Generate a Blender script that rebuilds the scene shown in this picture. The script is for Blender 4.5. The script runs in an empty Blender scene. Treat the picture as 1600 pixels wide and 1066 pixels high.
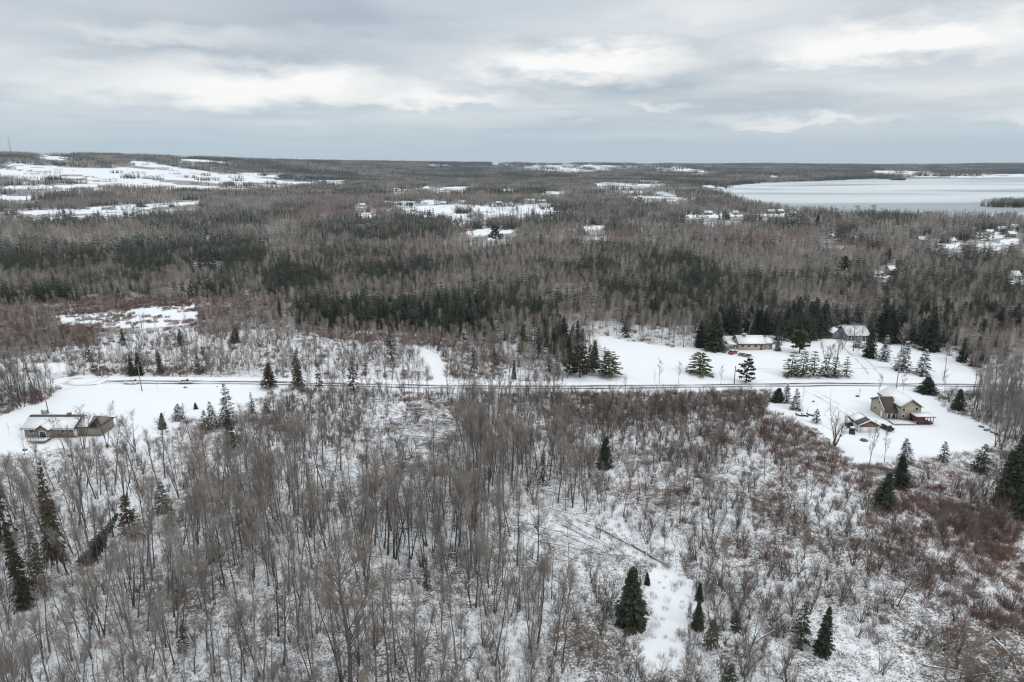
import bpy, math, random
import numpy as np
from mathutils import Vector

S = bpy.context.scene
C = S.collection
R = math.radians
rng = np.random.default_rng(11)
random.seed(5)

# ------------------------------------------------------------------ camera, sky, sun, exposure
CAM_H, PITCH, F, EYE_ROW = 75.0, 14.62, 1066.67, 255.0       # the photograph is 1600 x 1066 pixels
CP, SP = math.cos(R(PITCH)), math.sin(R(PITCH))
cam_data = bpy.data.cameras.new('camera')
cam_data.lens, cam_data.sensor_width = 24.0, 36.0
cam_data.clip_start, cam_data.clip_end = 1.0, 60000.0
cam = bpy.data.objects.new('camera', cam_data)
C.objects.link(cam)
cam.location = (0, 0, CAM_H)
cam.rotation_euler = (R(90 - PITCH), 0, 0)
S.camera = cam

SUN_EL, SUN_AZ = 38.0, 130.0        # azimuth measured clockwise from the view direction
sun_data = bpy.data.lights.new('sun', 'SUN')
sun_data.energy, sun_data.angle, sun_data.color = 0.8, R(25), (1.0, 0.96, 0.9)
sun = bpy.data.objects.new('sun', sun_data)
C.objects.link(sun)
_sd = Vector((math.sin(R(SUN_AZ)) * math.cos(R(SUN_EL)), math.cos(R(SUN_AZ)) * math.cos(R(SUN_EL)), math.sin(R(SUN_EL))))
sun.rotation_euler = _sd.to_track_quat('Z', 'Y').to_euler()

S.view_settings.view_transform = 'Standard'
S.view_settings.look = 'None'
S.view_settings.exposure = 0.22
S.view_settings.gamma = 1.0
S.view_settings.use_curve_mapping = False
S.render.engine = 'CYCLES'
S.cycles.max_bounces = 4
S.cycles.diffuse_bounces = 3
S.cycles.glossy_bounces = 2
S.cycles.transmission_bounces = 2
S.cycles.volume_bounces = 0
S.cycles.use_denoising = True
S.cycles.denoiser = 'OPENIMAGEDENOISE'
S.cycles.denoising_input_passes = 'RGB_ALBEDO_NORMAL'
S.cycles.denoising_prefilter = 'ACCURATE'
S.cycles.pixel_filter_type = 'BLACKMAN_HARRIS'
S.cycles.filter_width = 1.15

HAZE_DENSITY = 5e-5


def build_world():
    w = bpy.data.worlds.new('World')
    S.world = w
    w.use_nodes = True
    nt = w.node_tree
    nt.nodes.clear()
    N, L = nt.nodes.new, nt.links.new

    def math_(op, a, b=None, c=None, clamp=False):
        n = N('ShaderNodeMath')
        n.operation, n.use_clamp = op, clamp
        for i, v in enumerate((a, b, c)):
            if v is None:
                continue
            if isinstance(v, (int, float)):
                n.inputs[i].default_value = v
            else:
                L(v, n.inputs[i])
        return n.outputs[0]

    def step_(v, a, b):
        n = N('ShaderNodeMapRange')
        n.interpolation_type = 'SMOOTHSTEP'
        L(v, n.inputs[0])
        n.inputs[1].default_value, n.inputs[2].default_value = a, b
        return n.outputs[0]

    def mix_(f, a, b):
        n = N('ShaderNodeMix')
        n.data_type = 'RGBA'
        if isinstance(f, (int, float)):
            n.inputs[0].default_value = f
        else:
            L(f, n.inputs[0])
        for i, v in ((6, a), (7, b)):
            if isinstance(v, tuple):
                n.inputs[i].default_value = (*v, 1)
            else:
                L(v, n.inputs[i])
        return n.outputs[2]

    out, bg, sky, tc = N('ShaderNodeOutputWorld'), N('ShaderNodeBackground'), N('ShaderNodeTexSky'), N('ShaderNodeTexCoord')
    sky.sky_type = 'NISHITA'
    sky.sun_disc = False
    sky.sun_elevation, sky.sun_rotation = R(SUN_EL), R(SUN_AZ)
    sep = N('ShaderNodeSeparateXYZ')
    L(tc.outputs['Generated'], sep.inputs[0])
    x, y, z = sep.outputs
    # the cloud deck: a flat layer seen in perspective (direction divided by height above the horizon)
    zc = math_('ADD', math_('MAXIMUM', z, 0.0), 0.035)
    comb = N('ShaderNodeCombineXYZ')
    L(math_('DIVIDE', x, zc), comb.inputs[0])
    L(math_('DIVIDE', y, zc), comb.inputs[1])

    def noise(scale, detail, rough, off, dist=0.0):
        mp = N('ShaderNodeMapping')
        L(comb.outputs[0], mp.inputs[0])
        mp.inputs['Location'].default_value = off
        n = N('ShaderNodeTexNoise')
        n.inputs['Scale'].default_value = scale
        n.inputs['Detail'].default_value = detail
        n.inputs['Roughness'].default_value = rough
        n.inputs['Distortion'].default_value = dist
        L(mp.outputs[0], n.inputs[0])
        return n.outputs[0]
    big = noise(0.16, 5, 0.55, (3.1, 7.3, 0), 0.3)
    fine = noise(0.6, 6, 0.6, (11.0, 2.0, 0), 0.4)
    # sky direction as degrees of azimuth and elevation
    azd = math_('MULTIPLY', math_('ARCTAN2', x, y), 57.2958)
    eld = math_('MULTIPLY', math_('ARCSINE', z), 57.2958)
    wn = N('ShaderNodeTexNoise')
    wn.inputs['Scale'].default_value = 9.0
    wn.inputs['Detail'].default_value = 6
    wn.inputs['Roughness'].default_value = 0.6
    mpw = N('ShaderNodeMapping')
    L(tc.outputs['Generated'], mpw.inputs[0])
    mpw.inputs['Scale'].default_value = (1, 1, 3.2)
    L(mpw.outputs[0], wn.inputs[0])
    wob = math_('SUBTRACT', wn.outputs[0], 0.5)
    azw = math_('MULTIPLY_ADD', wob, 14.0, azd)
    elw = math_('MULTIPLY_ADD', wob, 4.6, eld)
    banks = None     # bright cumulus banks: (azimuth, elevation of the flat base, width, height, weight)
    for (a0, e0, wa, he, wt) in ((5.0, 6.5, 9.5, 3.0, 1.25), (-19, 4.4, 13, 3.0, 1.1), (-7, 4.2, 8, 1.6, .95), (27, 6.8, 10, 3.0, 1.25), (35, 7.4, 9, 2.6, .9), (16, 10.5, 9, 3, .55), (-26, 8.0, 9, 2, .5),
                                 (22, 2.6, 7, 0.9, .75), (-30, 5.5, 7, 1.6, .5), (14, 9.4, 13, 2.2, .38), (38, 3.0, 5, .8, .6), (11, 4.0, 3.0, .8, .55),
                                 (-55, 5.0, 10, 2.0, .8), (62, 5.5, 9, 2.2, .8), (95, 5, 13, 2.4, .8), (-95, 6, 12, 2.2, .8), (140, 5, 14, 2.2, .8), (-140, 5.5, 14, 2.4, .8)):
        da = math_('DIVIDE', math_('SUBTRACT', azw, float(a0)), float(wa))
        ga = math_('EXPONENT', math_('MULTIPLY', math_('MULTIPLY', da, da), -1.0))
        t = math_('DIVIDE', math_('SUBTRACT', elw, float(e0)), float(he))
        lo = step_(t, -0.35, 0.25)
        hi = math_('SUBTRACT', 1.0, step_(t, 0.35, 1.25))
        g = math_('MULTIPLY', math_('MULTIPLY', math_('MULTIPLY', ga, lo), hi), float(wt))
        banks = g if banks is None else math_('MAXIMUM', banks, g)
    band = step_(eld, 0.3, 5.0)
    light = math_('MULTIPLY', step_(big, 0.42, 0.64), 0.45)
    light = math_('ADD', light, math_('MULTIPLY', step_(fine, 0.42, 0.72), 0.22))
    light = math_('MULTIPLY', light, band)
    light = math_('MAXIMUM', light, banks, clamp=True)
    shade = step_(noise(0.33, 5, 0.55, (1.0, 21.0, 0), 0.3), 0.36, 0.62)
    grey_hi = mix_(shade, (3.15, 3.65, 4.15), (4.5, 4.95, 5.35))
    grey = mix_(step_(eld, 0.4, 6.0), (4.2, 5.0, 5.6), grey_hi)
    cloud = mix_(light, grey, (7.9, 7.78, 7.55))
    # thick cloud overhead is brighter than at the horizon, as under any overcast
    up = mix_(step_(eld, 11.0, 70.0), (1, 1, 1), (2.15, 2.1, 2.05))
    mul = N('ShaderNodeMix')
    mul.data_type, mul.blend_type = 'RGBA', 'MULTIPLY'
    mul.inputs[0].default_value = 1
    L(cloud, mul.inputs[6])
    L(up, mul.inputs[7])
    final = mix_(0.93, sky.outputs[0], mul.outputs[2])
    L(final, bg.inputs[0])
    bg.inputs[1].default_value = 0.115
    L(bg.outputs[0], out.inputs[0])


build_world()

# ------------------------------------------------------------------ where a pixel of the photograph stands in the place


def ground_at(u, v, h=0.0):
    """The point at height h that the photograph shows at pixel (u, v)."""
    k, m = (533.0 - v) / F, (u - 800.0) / F
    dy, dz = CP + k * SP, k * CP - SP
    t = (h - CAM_H) / dz
    return np.array([m * t, dy * t, h])


def top_height(y, v):
    """Height of something that stands y metres ahead and reaches up to row v."""
    k = (533.0 - v) / F
    return CAM_H + y * (k * CP - SP) / (CP + k * SP)


def proj(x, y, z):
    zz = z - CAM_H
    Z = y * CP - zz * SP
    Z = np.where(Z < 1, 1, Z)
    return 800 + F * x / Z, 533 - F * (y * SP + zz * CP) / Z


def m_per_px(u, v):
    p = ground_at(u, v)
    return (p[1] * CP + CAM_H * SP) / F


def inside(poly, u, v):
    P = np.asarray(poly, float)
    r = np.zeros(np.shape(u), bool)
    j = len(P) - 1
    for i in range(len(P)):
        xi, yi, xj, yj = P[i, 0], P[i, 1], P[j, 0], P[j, 1]
        if yi != yj:
            r ^= ((yi > v) != (yj > v)) & (u < (xj - xi) * (v - yi) / (yj - yi) + xi)
        j = i
    return r


def _hash(ix, iy, s):
    h = np.sin(ix * 127.1 + iy * 311.7 + s * 74.7) * 43758.5453
    return h - np.floor(h)


def vnoise(x, y, s=0):
    ix, iy = np.floor(x), np.floor(y)
    fx, fy = x - ix, y - iy
    fx, fy = fx * fx * (3 - 2 * fx), fy * fy * (3 - 2 * fy)
    a, b = _hash(ix, iy, s), _hash(ix + 1, iy, s)
    c, d = _hash(ix, iy + 1, s), _hash(ix + 1, iy + 1, s)
    return (a * (1 - fx) + b * fx) * (1 - fy) + (c * (1 - fx) + d * fx) * fy


def fbm(x, y, s=0):
    return (vnoise(x, y, s) * .55 + vnoise(x * 2.1 + 5, y * 2.1 + 3, s + 1) * .3 + vnoise(x * 4.3, y * 4.3 + 9, s + 2) * .15)


def sstep(a, b, x):
    t = np.clip((x - a) / (b - a), 0, 1)
    return t * t * (3 - 2 * t)


# ------------------------------------------------------------------ terrain
LAKE_PX = [(1118, 299), (1140, 291), (1180, 286.5), (1250, 284), (1330, 281), (1450, 278), (1600, 275.6), (1800, 275), (1900, 290), (1900, 346), (1600, 343), (1450, 342),
           (1340, 339), (1260, 333), (1180, 321), (1135, 306)]
LAKE = [tuple(ground_at(u, v)[:2]) for u, v in LAKE_PX]
SPIT = [tuple(ground_at(u, v)[:2]) for u, v in [(1534, 321), (1560, 318), (1620, 317.5), (1800, 316), (1800, 324), (1600, 323.5), (1560, 323)]]
ISLAND = [tuple(ground_at(u, v)[:2]) for u, v in [(1391, 280.6), (1400, 279.8), (1413, 280), (1411, 281.4), (1398, 281.6)]]

_U = np.array([0, 200, 300, 400, 500, 600, 800, 1000, 1200, 1600.0])
_AZ = np.degrees(np.arctan((_U - 800) / 1102.0))
_ROW = np.array([239, 242.5, 246, 250, 252.5, 253.5, 255, 256.6, 257.2, 257.6])
_D1 = np.array([3600, 3800, 4200, 4800, 5500, 6000, 6500, 6800, 7200, 7600.0])
_D0 = np.array([1700, 1750, 1900, 2200, 2600, 2900, 3000, 3200, 3700, 4100.0])
_RH = np.array([top_height(d * math.cos(R(a)), r) - 11 for d, a, r in zip(_D1, _AZ, _ROW)])


def in_lake(x, y):
    return inside(LAKE, x, y) & ~inside(SPIT, x, y) & ~inside(ISLAND, x, y)


def terrain(x, y):
    x, y = np.asarray(x, float), np.asarray(y, float)
    d = np.hypot(x, y)
    az = np.degrees(np.arctan2(x, y))
    Rz, d0, d1 = np.interp(az, _AZ, _RH), np.interp(az, _AZ, _D0), np.interp(az, _AZ, _D1)
    z = Rz * sstep(0, 1, (d - d0) / (d1 - d0))
    z = z + (fbm(x / 260, y / 260, 4) - .5) * 7 * sstep(420, 900, d)
    z = z + (fbm(x / 900, y / 900, 8) - .5) * 26 * sstep(2600, 4500, d) * sstep(0, 1, (d - d0) / (d1 - d0))
    gully = np.exp(-((x + 118) / 26) ** 2) * sstep(150, 125, d) * 0
    lakeside = in_lake(x, y)
    near_lake = inside(LAKE, x, y)
    z = np.where(near_lake & ~lakeside, 0.4, z)
    z = np.where(lakeside, -4.5, z)
    # gently uneven floor in the foreground wood, level by the road and the lawns
    z = z + (fbm(x / 16, y / 16, 2) - .5) * 1.6 * sstep(178, 150, y) * sstep(30, 70, y) - gully
    return z


# ------------------------------------------------------------------ open snow in the photograph (pixel outlines of what is seen)
LAWN_W = [(-60, 655), (0, 650), (70, 628), (105, 600), (135, 591), (250, 594), (460, 600), (470, 606), (430, 612), (405, 622), (385, 632), (345, 652), (300, 655), (270, 668), (238, 690),
          (205, 700), (180, 694), (120, 698), (60, 703), (0, 712), (-60, 720)]
LAWN_N = [(915, 530), (945, 525), (985, 535), (1060, 543), (1140, 541), (1210, 540), (1330, 526), (1400, 540), (1480, 555), (1530, 590), (1530, 600), (860, 600), (905, 590), (962, 566), (950, 545)]
LAWN_S = [(1215, 607), (1420, 606), (1455, 620), (1480, 642), (1545, 668), (1560, 690), (1540, 703), (1480, 710), (1440, 716), (1400, 722), (1340, 725), (1312, 705), (1300, 690), (1275, 668), (1225, 650), (1195, 640)]
TRACK = [(638, 542), (662, 545), (684, 555), (696, 570), (698, 588), (704, 603), (679, 603), (679, 588), (672, 570), (655, 553)]
TRAIL = [(1014, 905), (1045, 890), (1072, 905), (1068, 960), (1058, 1045), (1010, 1048), (1008, 985), (1018, 940)]
CLEAR = [
    [(90, 497), (180, 489), (220, 483), (300, 478), (310, 490), (300, 505), (250, 511), (150, 510), (100, 505)],
    [(20, 570), (100, 568), (108, 578), (60, 584), (20, 584)],
    [(1365, 426), (1400, 423), (1401, 431), (1368, 432)], [(1570, 431), (1600, 437), (1600, 444), (1575, 438)],
    [(730, 362), (765, 357), (790, 358), (803, 362), (770, 366), (740, 367)], [(905, 354), (950, 353), (950, 358), (910, 358)],
    [(300, 412), (345, 408), (345, 414), (305, 417)],
]
FAR_OPEN = [
    [(602, 315), (645, 315), (648, 324), (610, 322)], [(660, 314), (690, 313), (690, 318), (662, 320)], [(650, 322), (720, 320), (765, 322), (768, 330), (730, 332), (726, 344), (700, 337), (650, 329)],
    [(0, 332), (80, 328), (120, 326), (170, 322), (230, 319.5), (312, 314.5), (306, 319), (250, 323), (210, 330), (150, 333), (60, 335), (0, 335)],
    [(765, 320), (800, 316), (800, 332), (770, 336)], [(800, 322), (842, 318), (875, 318), (872, 330), (835, 334), (800, 334)], [(556, 322), (575, 321), (574, 325), (557, 325)], [(560, 337), (585, 335), (578, 343), (562, 340)],
    [(60, 243), (70, 241), (105, 246), (100, 250), (75, 247)], [(205, 252), (225, 253), (260, 260), (345, 272), (400, 276), (400, 282), (300, 279), (240, 270), (190, 264), (178, 260), (210, 260)],
    [(15, 252), (40, 256), (75, 258), (120, 262), (170, 268), (230, 276), (200, 277), (130, 268), (60, 261), (20, 257)], [(0, 264), (30, 267), (80, 269), (120, 272), (60, 275), (0, 272)],
    [(120, 263), (180, 262), (210, 268), (290, 279), (230, 281), (160, 275)], [(20, 280), (70, 277), (120, 278), (180, 284), (250, 288), (330, 290), (400, 291), (400, 287), (300, 284), (240, 283), (160, 278), (100, 276), (40, 278)],
    [(5, 292), (80, 290), (85, 295), (10, 295)], [(85, 290), (155, 288), (150, 292), (90, 294)], [(345, 273), (400, 270), (432, 272), (430, 277), (400, 279)], [(400, 282), (460, 279), (502, 284), (460, 289), (400, 292), (330, 292), (300, 290)],
    [(280, 248), (350, 252), (345, 254), (285, 251)], [(0, 306), (48, 308), (48, 313), (0, 312)],
    [(812, 256), (870, 256), (900, 257), (960, 259), (900, 260), (830, 260)], [(818, 261), (870, 261), (930, 267), (890, 268), (830, 264.5)], [(930, 258), (1010, 257.5), (1030, 259), (960, 263), (935, 265)], [(1020, 262), (1060, 261), (1115, 270), (1080, 271), (1040, 267)],
    [(670, 257), (705, 258), (703, 260), (675, 259.5)], [(766, 254.5), (800, 255), (798, 258), (772, 257)],
    [(925, 288), (945, 285), (975, 287), (1012, 292), (1008, 296), (935, 292)], [(998, 282), (1030, 283), (1045, 287), (1005, 287)],
    [(975, 307), (1010, 306), (1050, 308), (1102, 310), (1050, 313.5), (990, 309)], [(1028, 300), (1060, 304), (1050, 307), (1030, 305)], [(1070, 336), (1150, 333.5), (1165, 337), (1120, 340.5), (1080, 340)], [(1180, 335), (1250, 334), (1252, 337.5), (1190, 338.5)],
    [(1532, 365), (1560, 361), (1570, 372), (1535, 374)], [(1572, 357), (1590, 356), (1594, 362), (1575, 364)], [(1565, 376), (1590, 373), (1592, 380), (1568, 380)], [(1290, 365), (1320, 366), (1318, 369), (1292, 368)], [(1480, 380), (1500, 380), (1500, 386), (1482, 386)],
    [(1362, 266.5), (1450, 268), (1485, 273), (1440, 273), (1370, 268.5)], [(1480, 272.5), (1600, 272), (1600, 276), (1500, 277)],
    [(680, 293), (730, 292), (725, 296), (690, 297)], [(615, 295), (636, 295), (634, 299), (617, 298)], [(660, 292), (668, 291), (668, 296), (660, 295)], [(1200, 274), (1217, 275), (1216, 277), (1201, 276)],
    [(500, 283), (520, 282), (545, 284), (520, 286)], [(785, 296), (800, 296), (800, 300), (786, 299)], [(850, 300), (875, 300), (875, 303), (852, 303)],
    [(1100, 290), (1122, 291), (1140, 296), (1120, 298)],
]


def open_at(u, v):
    r = np.zeros(np.shape(u), bool)
    du, dv = (fbm(u / 7, v / 4, 101) - .5), (fbm(u / 7, v / 4, 111) - .5)
    for p in (LAWN_W, LAWN_N, LAWN_S):
        r |= inside(p, u + du * 7, v + dv * 4)
    for p in (TRACK, *CLEAR):
        r |= inside(p, u + du * (7 if p is TRACK else 16), v + dv * (3 if p is TRACK else 7))
    r |= inside(TRAIL, u + (fbm(u / 22, v / 18, 121) - .5) * 46, v + (fbm(u / 22, v / 18, 131) - .5) * 34)
    return r


def far_open_at(u, v):
    r = np.zeros(np.shape(u), bool)
    u = u + (fbm(u / 5, v / 2, 141) - .5) * 14
    v = v + (fbm(u / 5, v / 2, 151) - .5) * 2.5
    for p in FAR_OPEN:
        r |= inside(p, u, v)
    return r


def road_y(x):
    return np.interp(x, ROAD_X, ROAD_Y)


_rp = [ground_at(u, v) for u, v in [(-400, 598), (100, 597), (250, 597.5), (400, 598.5), (560, 602), (700, 605), (850, 605.4), (1000, 605), (1150, 602.5), (1300, 601), (1450, 602), (1600, 603.5), (2000, 607)]]
ROAD_X, ROAD_Y = np.array([p[0] for p in _rp]), np.array([p[1] for p in _rp])

# ------------------------------------------------------------------ materials


def nodes_of(name):
    m = bpy.data.materials.new(name)
    m.use_nodes = True
    nt = m.node_tree
    return m, nt, nt.nodes['Principled BSDF'], nt.nodes.new, nt.links.new


def mat(name, col, rough=.85, var=0.0, tex=None, tex_amt=.25, tint=None, snow=0.0, metal=0.0, bump=0.0, spec=.3):
    """Plain colour, varied from one copy to the next (var), mottled by noise of scale tex, with snow lying on what faces up."""
    m, nt, b, N, L = nodes_of(name)
    b.inputs['Roughness'].default_value = rough
    b.inputs['Metallic'].default_value = metal
    b.inputs['Specular IOR Level'].default_value = spec
    cur = N('ShaderNodeRGB')
    cur.outputs[0].default_value = (*col, 1)
    cur = cur.outputs[0]
    if tint is not None:
        oi, mx = N('ShaderNodeObjectInfo'), N('ShaderNodeMix')
        mx.data_type = 'RGBA'
        L(oi.outputs['Random'], mx.inputs[0])
        L(cur, mx.inputs[6])
        mx.inputs[7].default_value = (*tint, 1)
        cur = mx.outputs[2]
    if var or tex:
        hs = N('ShaderNodeHueSaturation')
        L(cur, hs.inputs['Color'])
        val = None
        if var:
            oi, mr = N('ShaderNodeObjectInfo'), N('ShaderNodeMapRange')
            mh = N('ShaderNodeMath')
            mh.operation = 'MULTIPLY'
            L(oi.outputs['Random'], mh.inputs[0])
            mh.inputs[1].default_value = 7.31
            fr = N('ShaderNodeMath')
            fr.operation = 'FRACT'
            L(mh.outputs[0], fr.inputs[0])
            L(fr.outputs[0], mr.inputs[0])
            mr.inputs[3].default_value, mr.inputs[4].default_value = 1 - var, 1 + var
            val = mr.outputs[0]
        if tex:
            tc, nz, mr = N('ShaderNodeTexCoord'), N('ShaderNodeTexNoise'), N('ShaderNodeMapRange')
            L(tc.outputs['Object'], nz.inputs[0])
            nz.inputs['Scale'].default_value, nz.inputs['Detail'].default_value = tex, 4
            L(nz.outputs[0], mr.inputs[0])
            mr.inputs[1].default_value, mr.inputs[2].default_value = .25, .75
            mr.inputs[3].default_value, mr.inputs[4].default_value = 1 - tex_amt, 1 + tex_amt
            if val is not None:
                mm = N('ShaderNodeMath')
                mm.operation = 'MULTIPLY'
                L(val, mm.inputs[0])
                L(mr.outputs[0], mm.inputs[1])
                val = mm.outputs[0]
            else:
                val = mr.outputs[0]
            if bump:
                bp = N('ShaderNodeBump')
                bp.inputs['Strength'].default_value = bump
                bp.inputs['Distance'].default_value = .05
                L(nz.outputs[0], bp.inputs['Height'])
                L(bp.outputs[0], b.inputs['Normal'])
        L(val, hs.inputs['Value'])
        cur = hs.outputs[0]
    if snow:
        ge, sp_, mr, nz, tc, ad, mx = N('ShaderNodeNewGeometry'), N('ShaderNodeSeparateXYZ'), N('ShaderNodeMapRange'), N('ShaderNodeTexNoise'), N('ShaderNodeTexCoord'), N('ShaderNodeMath'), N('ShaderNodeMix')
        L(ge.outputs['Normal'], sp_.inputs[0])
        L(tc.outputs['Object'], nz.inputs[0])
        nz.inputs['Scale'].default_value = 1.3
        ad.operation = 'MULTIPLY_ADD'
        L(nz.outputs[0], ad.inputs[0])
        ad.inputs[1].default_value = 1.6
        ab = N('ShaderNodeMath')
        ab.operation = 'ABSOLUTE'
        L(sp_.outputs[2], ab.inputs[0])
        L(ab.outputs[0], ad.inputs[2])
        L(ad.outputs[0], mr.inputs[0])
        mr.inputs[1].default_value, mr.inputs[2].default_value = 1.95 - snow, 2.25 - snow
        mx.data_type = 'RGBA'
        L(mr.outputs[0], mx.inputs[0])
        L(cur, mx.inputs[6])
        mx.inputs[7].default_value = (.72, .74, .77, 1)
        cur = mx.outputs[2]
    L(cur, b.inputs['Base Color'])
    return m


M = {}
M['bark'] = mat('grey_bark', (.095, .084, .075), var=.35, tex=3, tint=(.15, .13, .112))
M['bark_pale'] = mat('pale_bark', (.34, .32, .29), var=.3, tex=3)
M['twig'] = mat('grey_twigs', (.235, .215, .198), var=.3, tint=(.26, .24, .222))
M['twig_brown'] = mat('brown_twigs', (.185, .157, .136), var=.3, tint=(.23, .2, .178))
M['twig_red'] = mat('red_twigs', (.15, .066, .056), var=.35, tint=(.155, .09, .075))
M['twig_pink'] = mat('pinkish_twigs', (.2, .15, .14), var=.25, tint=(.165, .135, .125))
M['bracken'] = mat('rusty_bracken', (.17, .085, .05), var=.35, tint=(.15, .1, .07))
M['needle'] = mat('dark_needles', (.026, .039, .025), rough=.7, var=.4, tint=(.036, .042, .022), tex=1.4, tex_amt=.5)
M['needle_blue'] = mat('blue_green_needles', (.04, .055, .05), rough=.7, var=.2, tex=1.2, snow=.25)
M['needle_snowy'] = mat('snow_dusted_needles', (.035, .047, .032), rough=.7, var=.25, tex=1.2, snow=.32)
M['needle_brown'] = mat('browned_needles', (.062, .048, .028), rough=.75, var=.25, tint=(.045, .045, .026))
M['pine'] = mat('pine_needles', (.085, .10, .034), rough=.7, var=.22, tex=1.0, tint=(.065, .085, .036))
M['pine_snowy'] = mat('snowy_pine_needles', (.06, .082, .036), rough=.7, var=.2, tex=1.0, snow=.04)
M['shrub_twig'] = mat('dark_shrub_twigs', (.115, .098, .086), var=.35, tint=(.15, .125, .108))
M['shrub_brown'] = mat('brown_shrub_twigs', (.12, .086, .068), var=.35, tint=(.15, .115, .095))
M['log'] = mat('weathered_log', (.21, .185, .16), var=.35, tex=2, tint=(.15, .128, .11), snow=.7)
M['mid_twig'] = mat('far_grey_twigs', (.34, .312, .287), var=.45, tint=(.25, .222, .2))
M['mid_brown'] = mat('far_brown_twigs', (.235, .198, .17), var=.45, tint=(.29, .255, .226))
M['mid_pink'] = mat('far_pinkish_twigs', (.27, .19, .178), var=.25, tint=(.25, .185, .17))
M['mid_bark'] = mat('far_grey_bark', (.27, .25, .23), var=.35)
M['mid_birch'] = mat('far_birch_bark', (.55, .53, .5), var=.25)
M['olive'] = mat('olive_needles', (.045, .05, .024), rough=.7, var=.3, tint=(.03, .04, .024))
M['snow'] = mat('roof_snow', (.8, .815, .83), rough=.6, tex=1.2, tex_amt=.05, bump=.3)
M['orange'] = mat('orange_brown_twigs', (.25, .13, .07), var=.2)


def mat_ground():
    m, nt, b, N, L = nodes_of('snowy_ground')
    b.inputs['Roughness'].default_value = .75
    b.inputs['Specular IOR Level'].default_value = .2
    at, tc = N('ShaderNodeAttribute'), N('ShaderNodeTexCoord')
    at.attribute_name = 'litter'
    at2 = N('ShaderNodeAttribute')
    at2.attribute_name = 'rust'

    def noise(sc, det, ro, stretch=(1, 1, 1)):
        mp, n = N('ShaderNodeMapping'), N('ShaderNodeTexNoise')
        L(tc.outputs['Object'], mp.inputs[0])
        mp.inputs['Scale'].default_value = stretch
        L(mp.outputs[0], n.inputs[0])
        n.inputs['Scale'].default_value, n.inputs['Detail'].default_value, n.inputs['Roughness'].default_value = sc, det, ro
        return n.outputs[0]

    def mth(op, a, b_):
        n = N('ShaderNodeMath')
        n.operation = op
        for i, v in enumerate((a, b_)):
            if isinstance(v, float):
                n.inputs[i].default_value = v
            else:
                L(v, n.inputs[i])
        return n.outputs[0]
    fine, mid, big = noise(2.6, 5, .7), noise(.55, 4, .65), noise(.06, 3, .5)
    s = mth('ADD', mth('MULTIPLY', fine, .6), mth('ADD', mth('MULTIPLY', mid, .34), mth('MULTIPLY', big, .22)))     # about .58 on average
    thr = mth('SUBTRACT', .97, mth('MULTIPLY', at.outputs['Fac'], .55))
    mr = N('ShaderNodeMapRange')
    L(mth('SUBTRACT', s, thr), mr.inputs[0])
    mr.inputs[1].default_value, mr.inputs[2].default_value = -.05, .07
    sn = N('ShaderNodeMix')
    sn.data_type = 'RGBA'
    L(big, sn.inputs[0])
    sn.inputs[6].default_value, sn.inputs[7].default_value = (.76, .785, .815, 1), (.82, .83, .845, 1)
    li = N('ShaderNodeMix')
    li.data_type = 'RGBA'
    L(mid, li.inputs[0])
    li.inputs[6].default_value, li.inputs[7].default_value = (.09, .075, .06, 1), (.16, .13, .105, 1)
    ru = N('ShaderNodeMix')
    ru.data_type = 'RGBA'
    L(at2.outputs['Fac'], ru.inputs[0])
    L(li.outputs[2], ru.inputs[6])
    ru.inputs[7].default_value = (.19, .105, .07, 1)
    mx = N('ShaderNodeMix')
    mx.data_type = 'RGBA'
    L(mr.outputs[0], mx.inputs[0])
    L(sn.outputs[2], mx.inputs[6])
    L(ru.outputs[2], mx.inputs[7])
    L(mx.outputs[2], b.inputs['Base Color'])
    bp = N('ShaderNodeBump')
    bp.inputs['Strength'].default_value, bp.inputs['Distance'].default_value = .5, .25
    L(mid, bp.inputs['Height'])
    L(bp.outputs[0], b.inputs['Normal'])
    return m


M['ground'] = mat_ground()

# ------------------------------------------------------------------ mesh and object helpers


def mesh_np(name, V, T, mats, mi=None, smooth=False):
    me = bpy.data.meshes.new(name)
    V, T = np.asarray(V, np.float32), np.asarray(T, np.int32)
    me.vertices.add(len(V))
    me.vertices.foreach_set('co', V.ravel())
    k = T.shape[1]
    me.loops.add(T.size)
    me.loops.foreach_set('vertex_index', T.ravel())
    me.polygons.add(len(T))
    me.polygons.foreach_set('loop_start', np.arange(0, T.size, k, dtype=np.int32))
    for m_ in mats:
        me.materials.append(m_)
    if mi is not None:
        me.polygons.foreach_set('material_index', np.asarray(mi, np.int32))
    if smooth:
        me.polygons.foreach_set('use_smooth', np.ones(len(T), bool))
    me.update(calc_edges=True)
    return me


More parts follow.
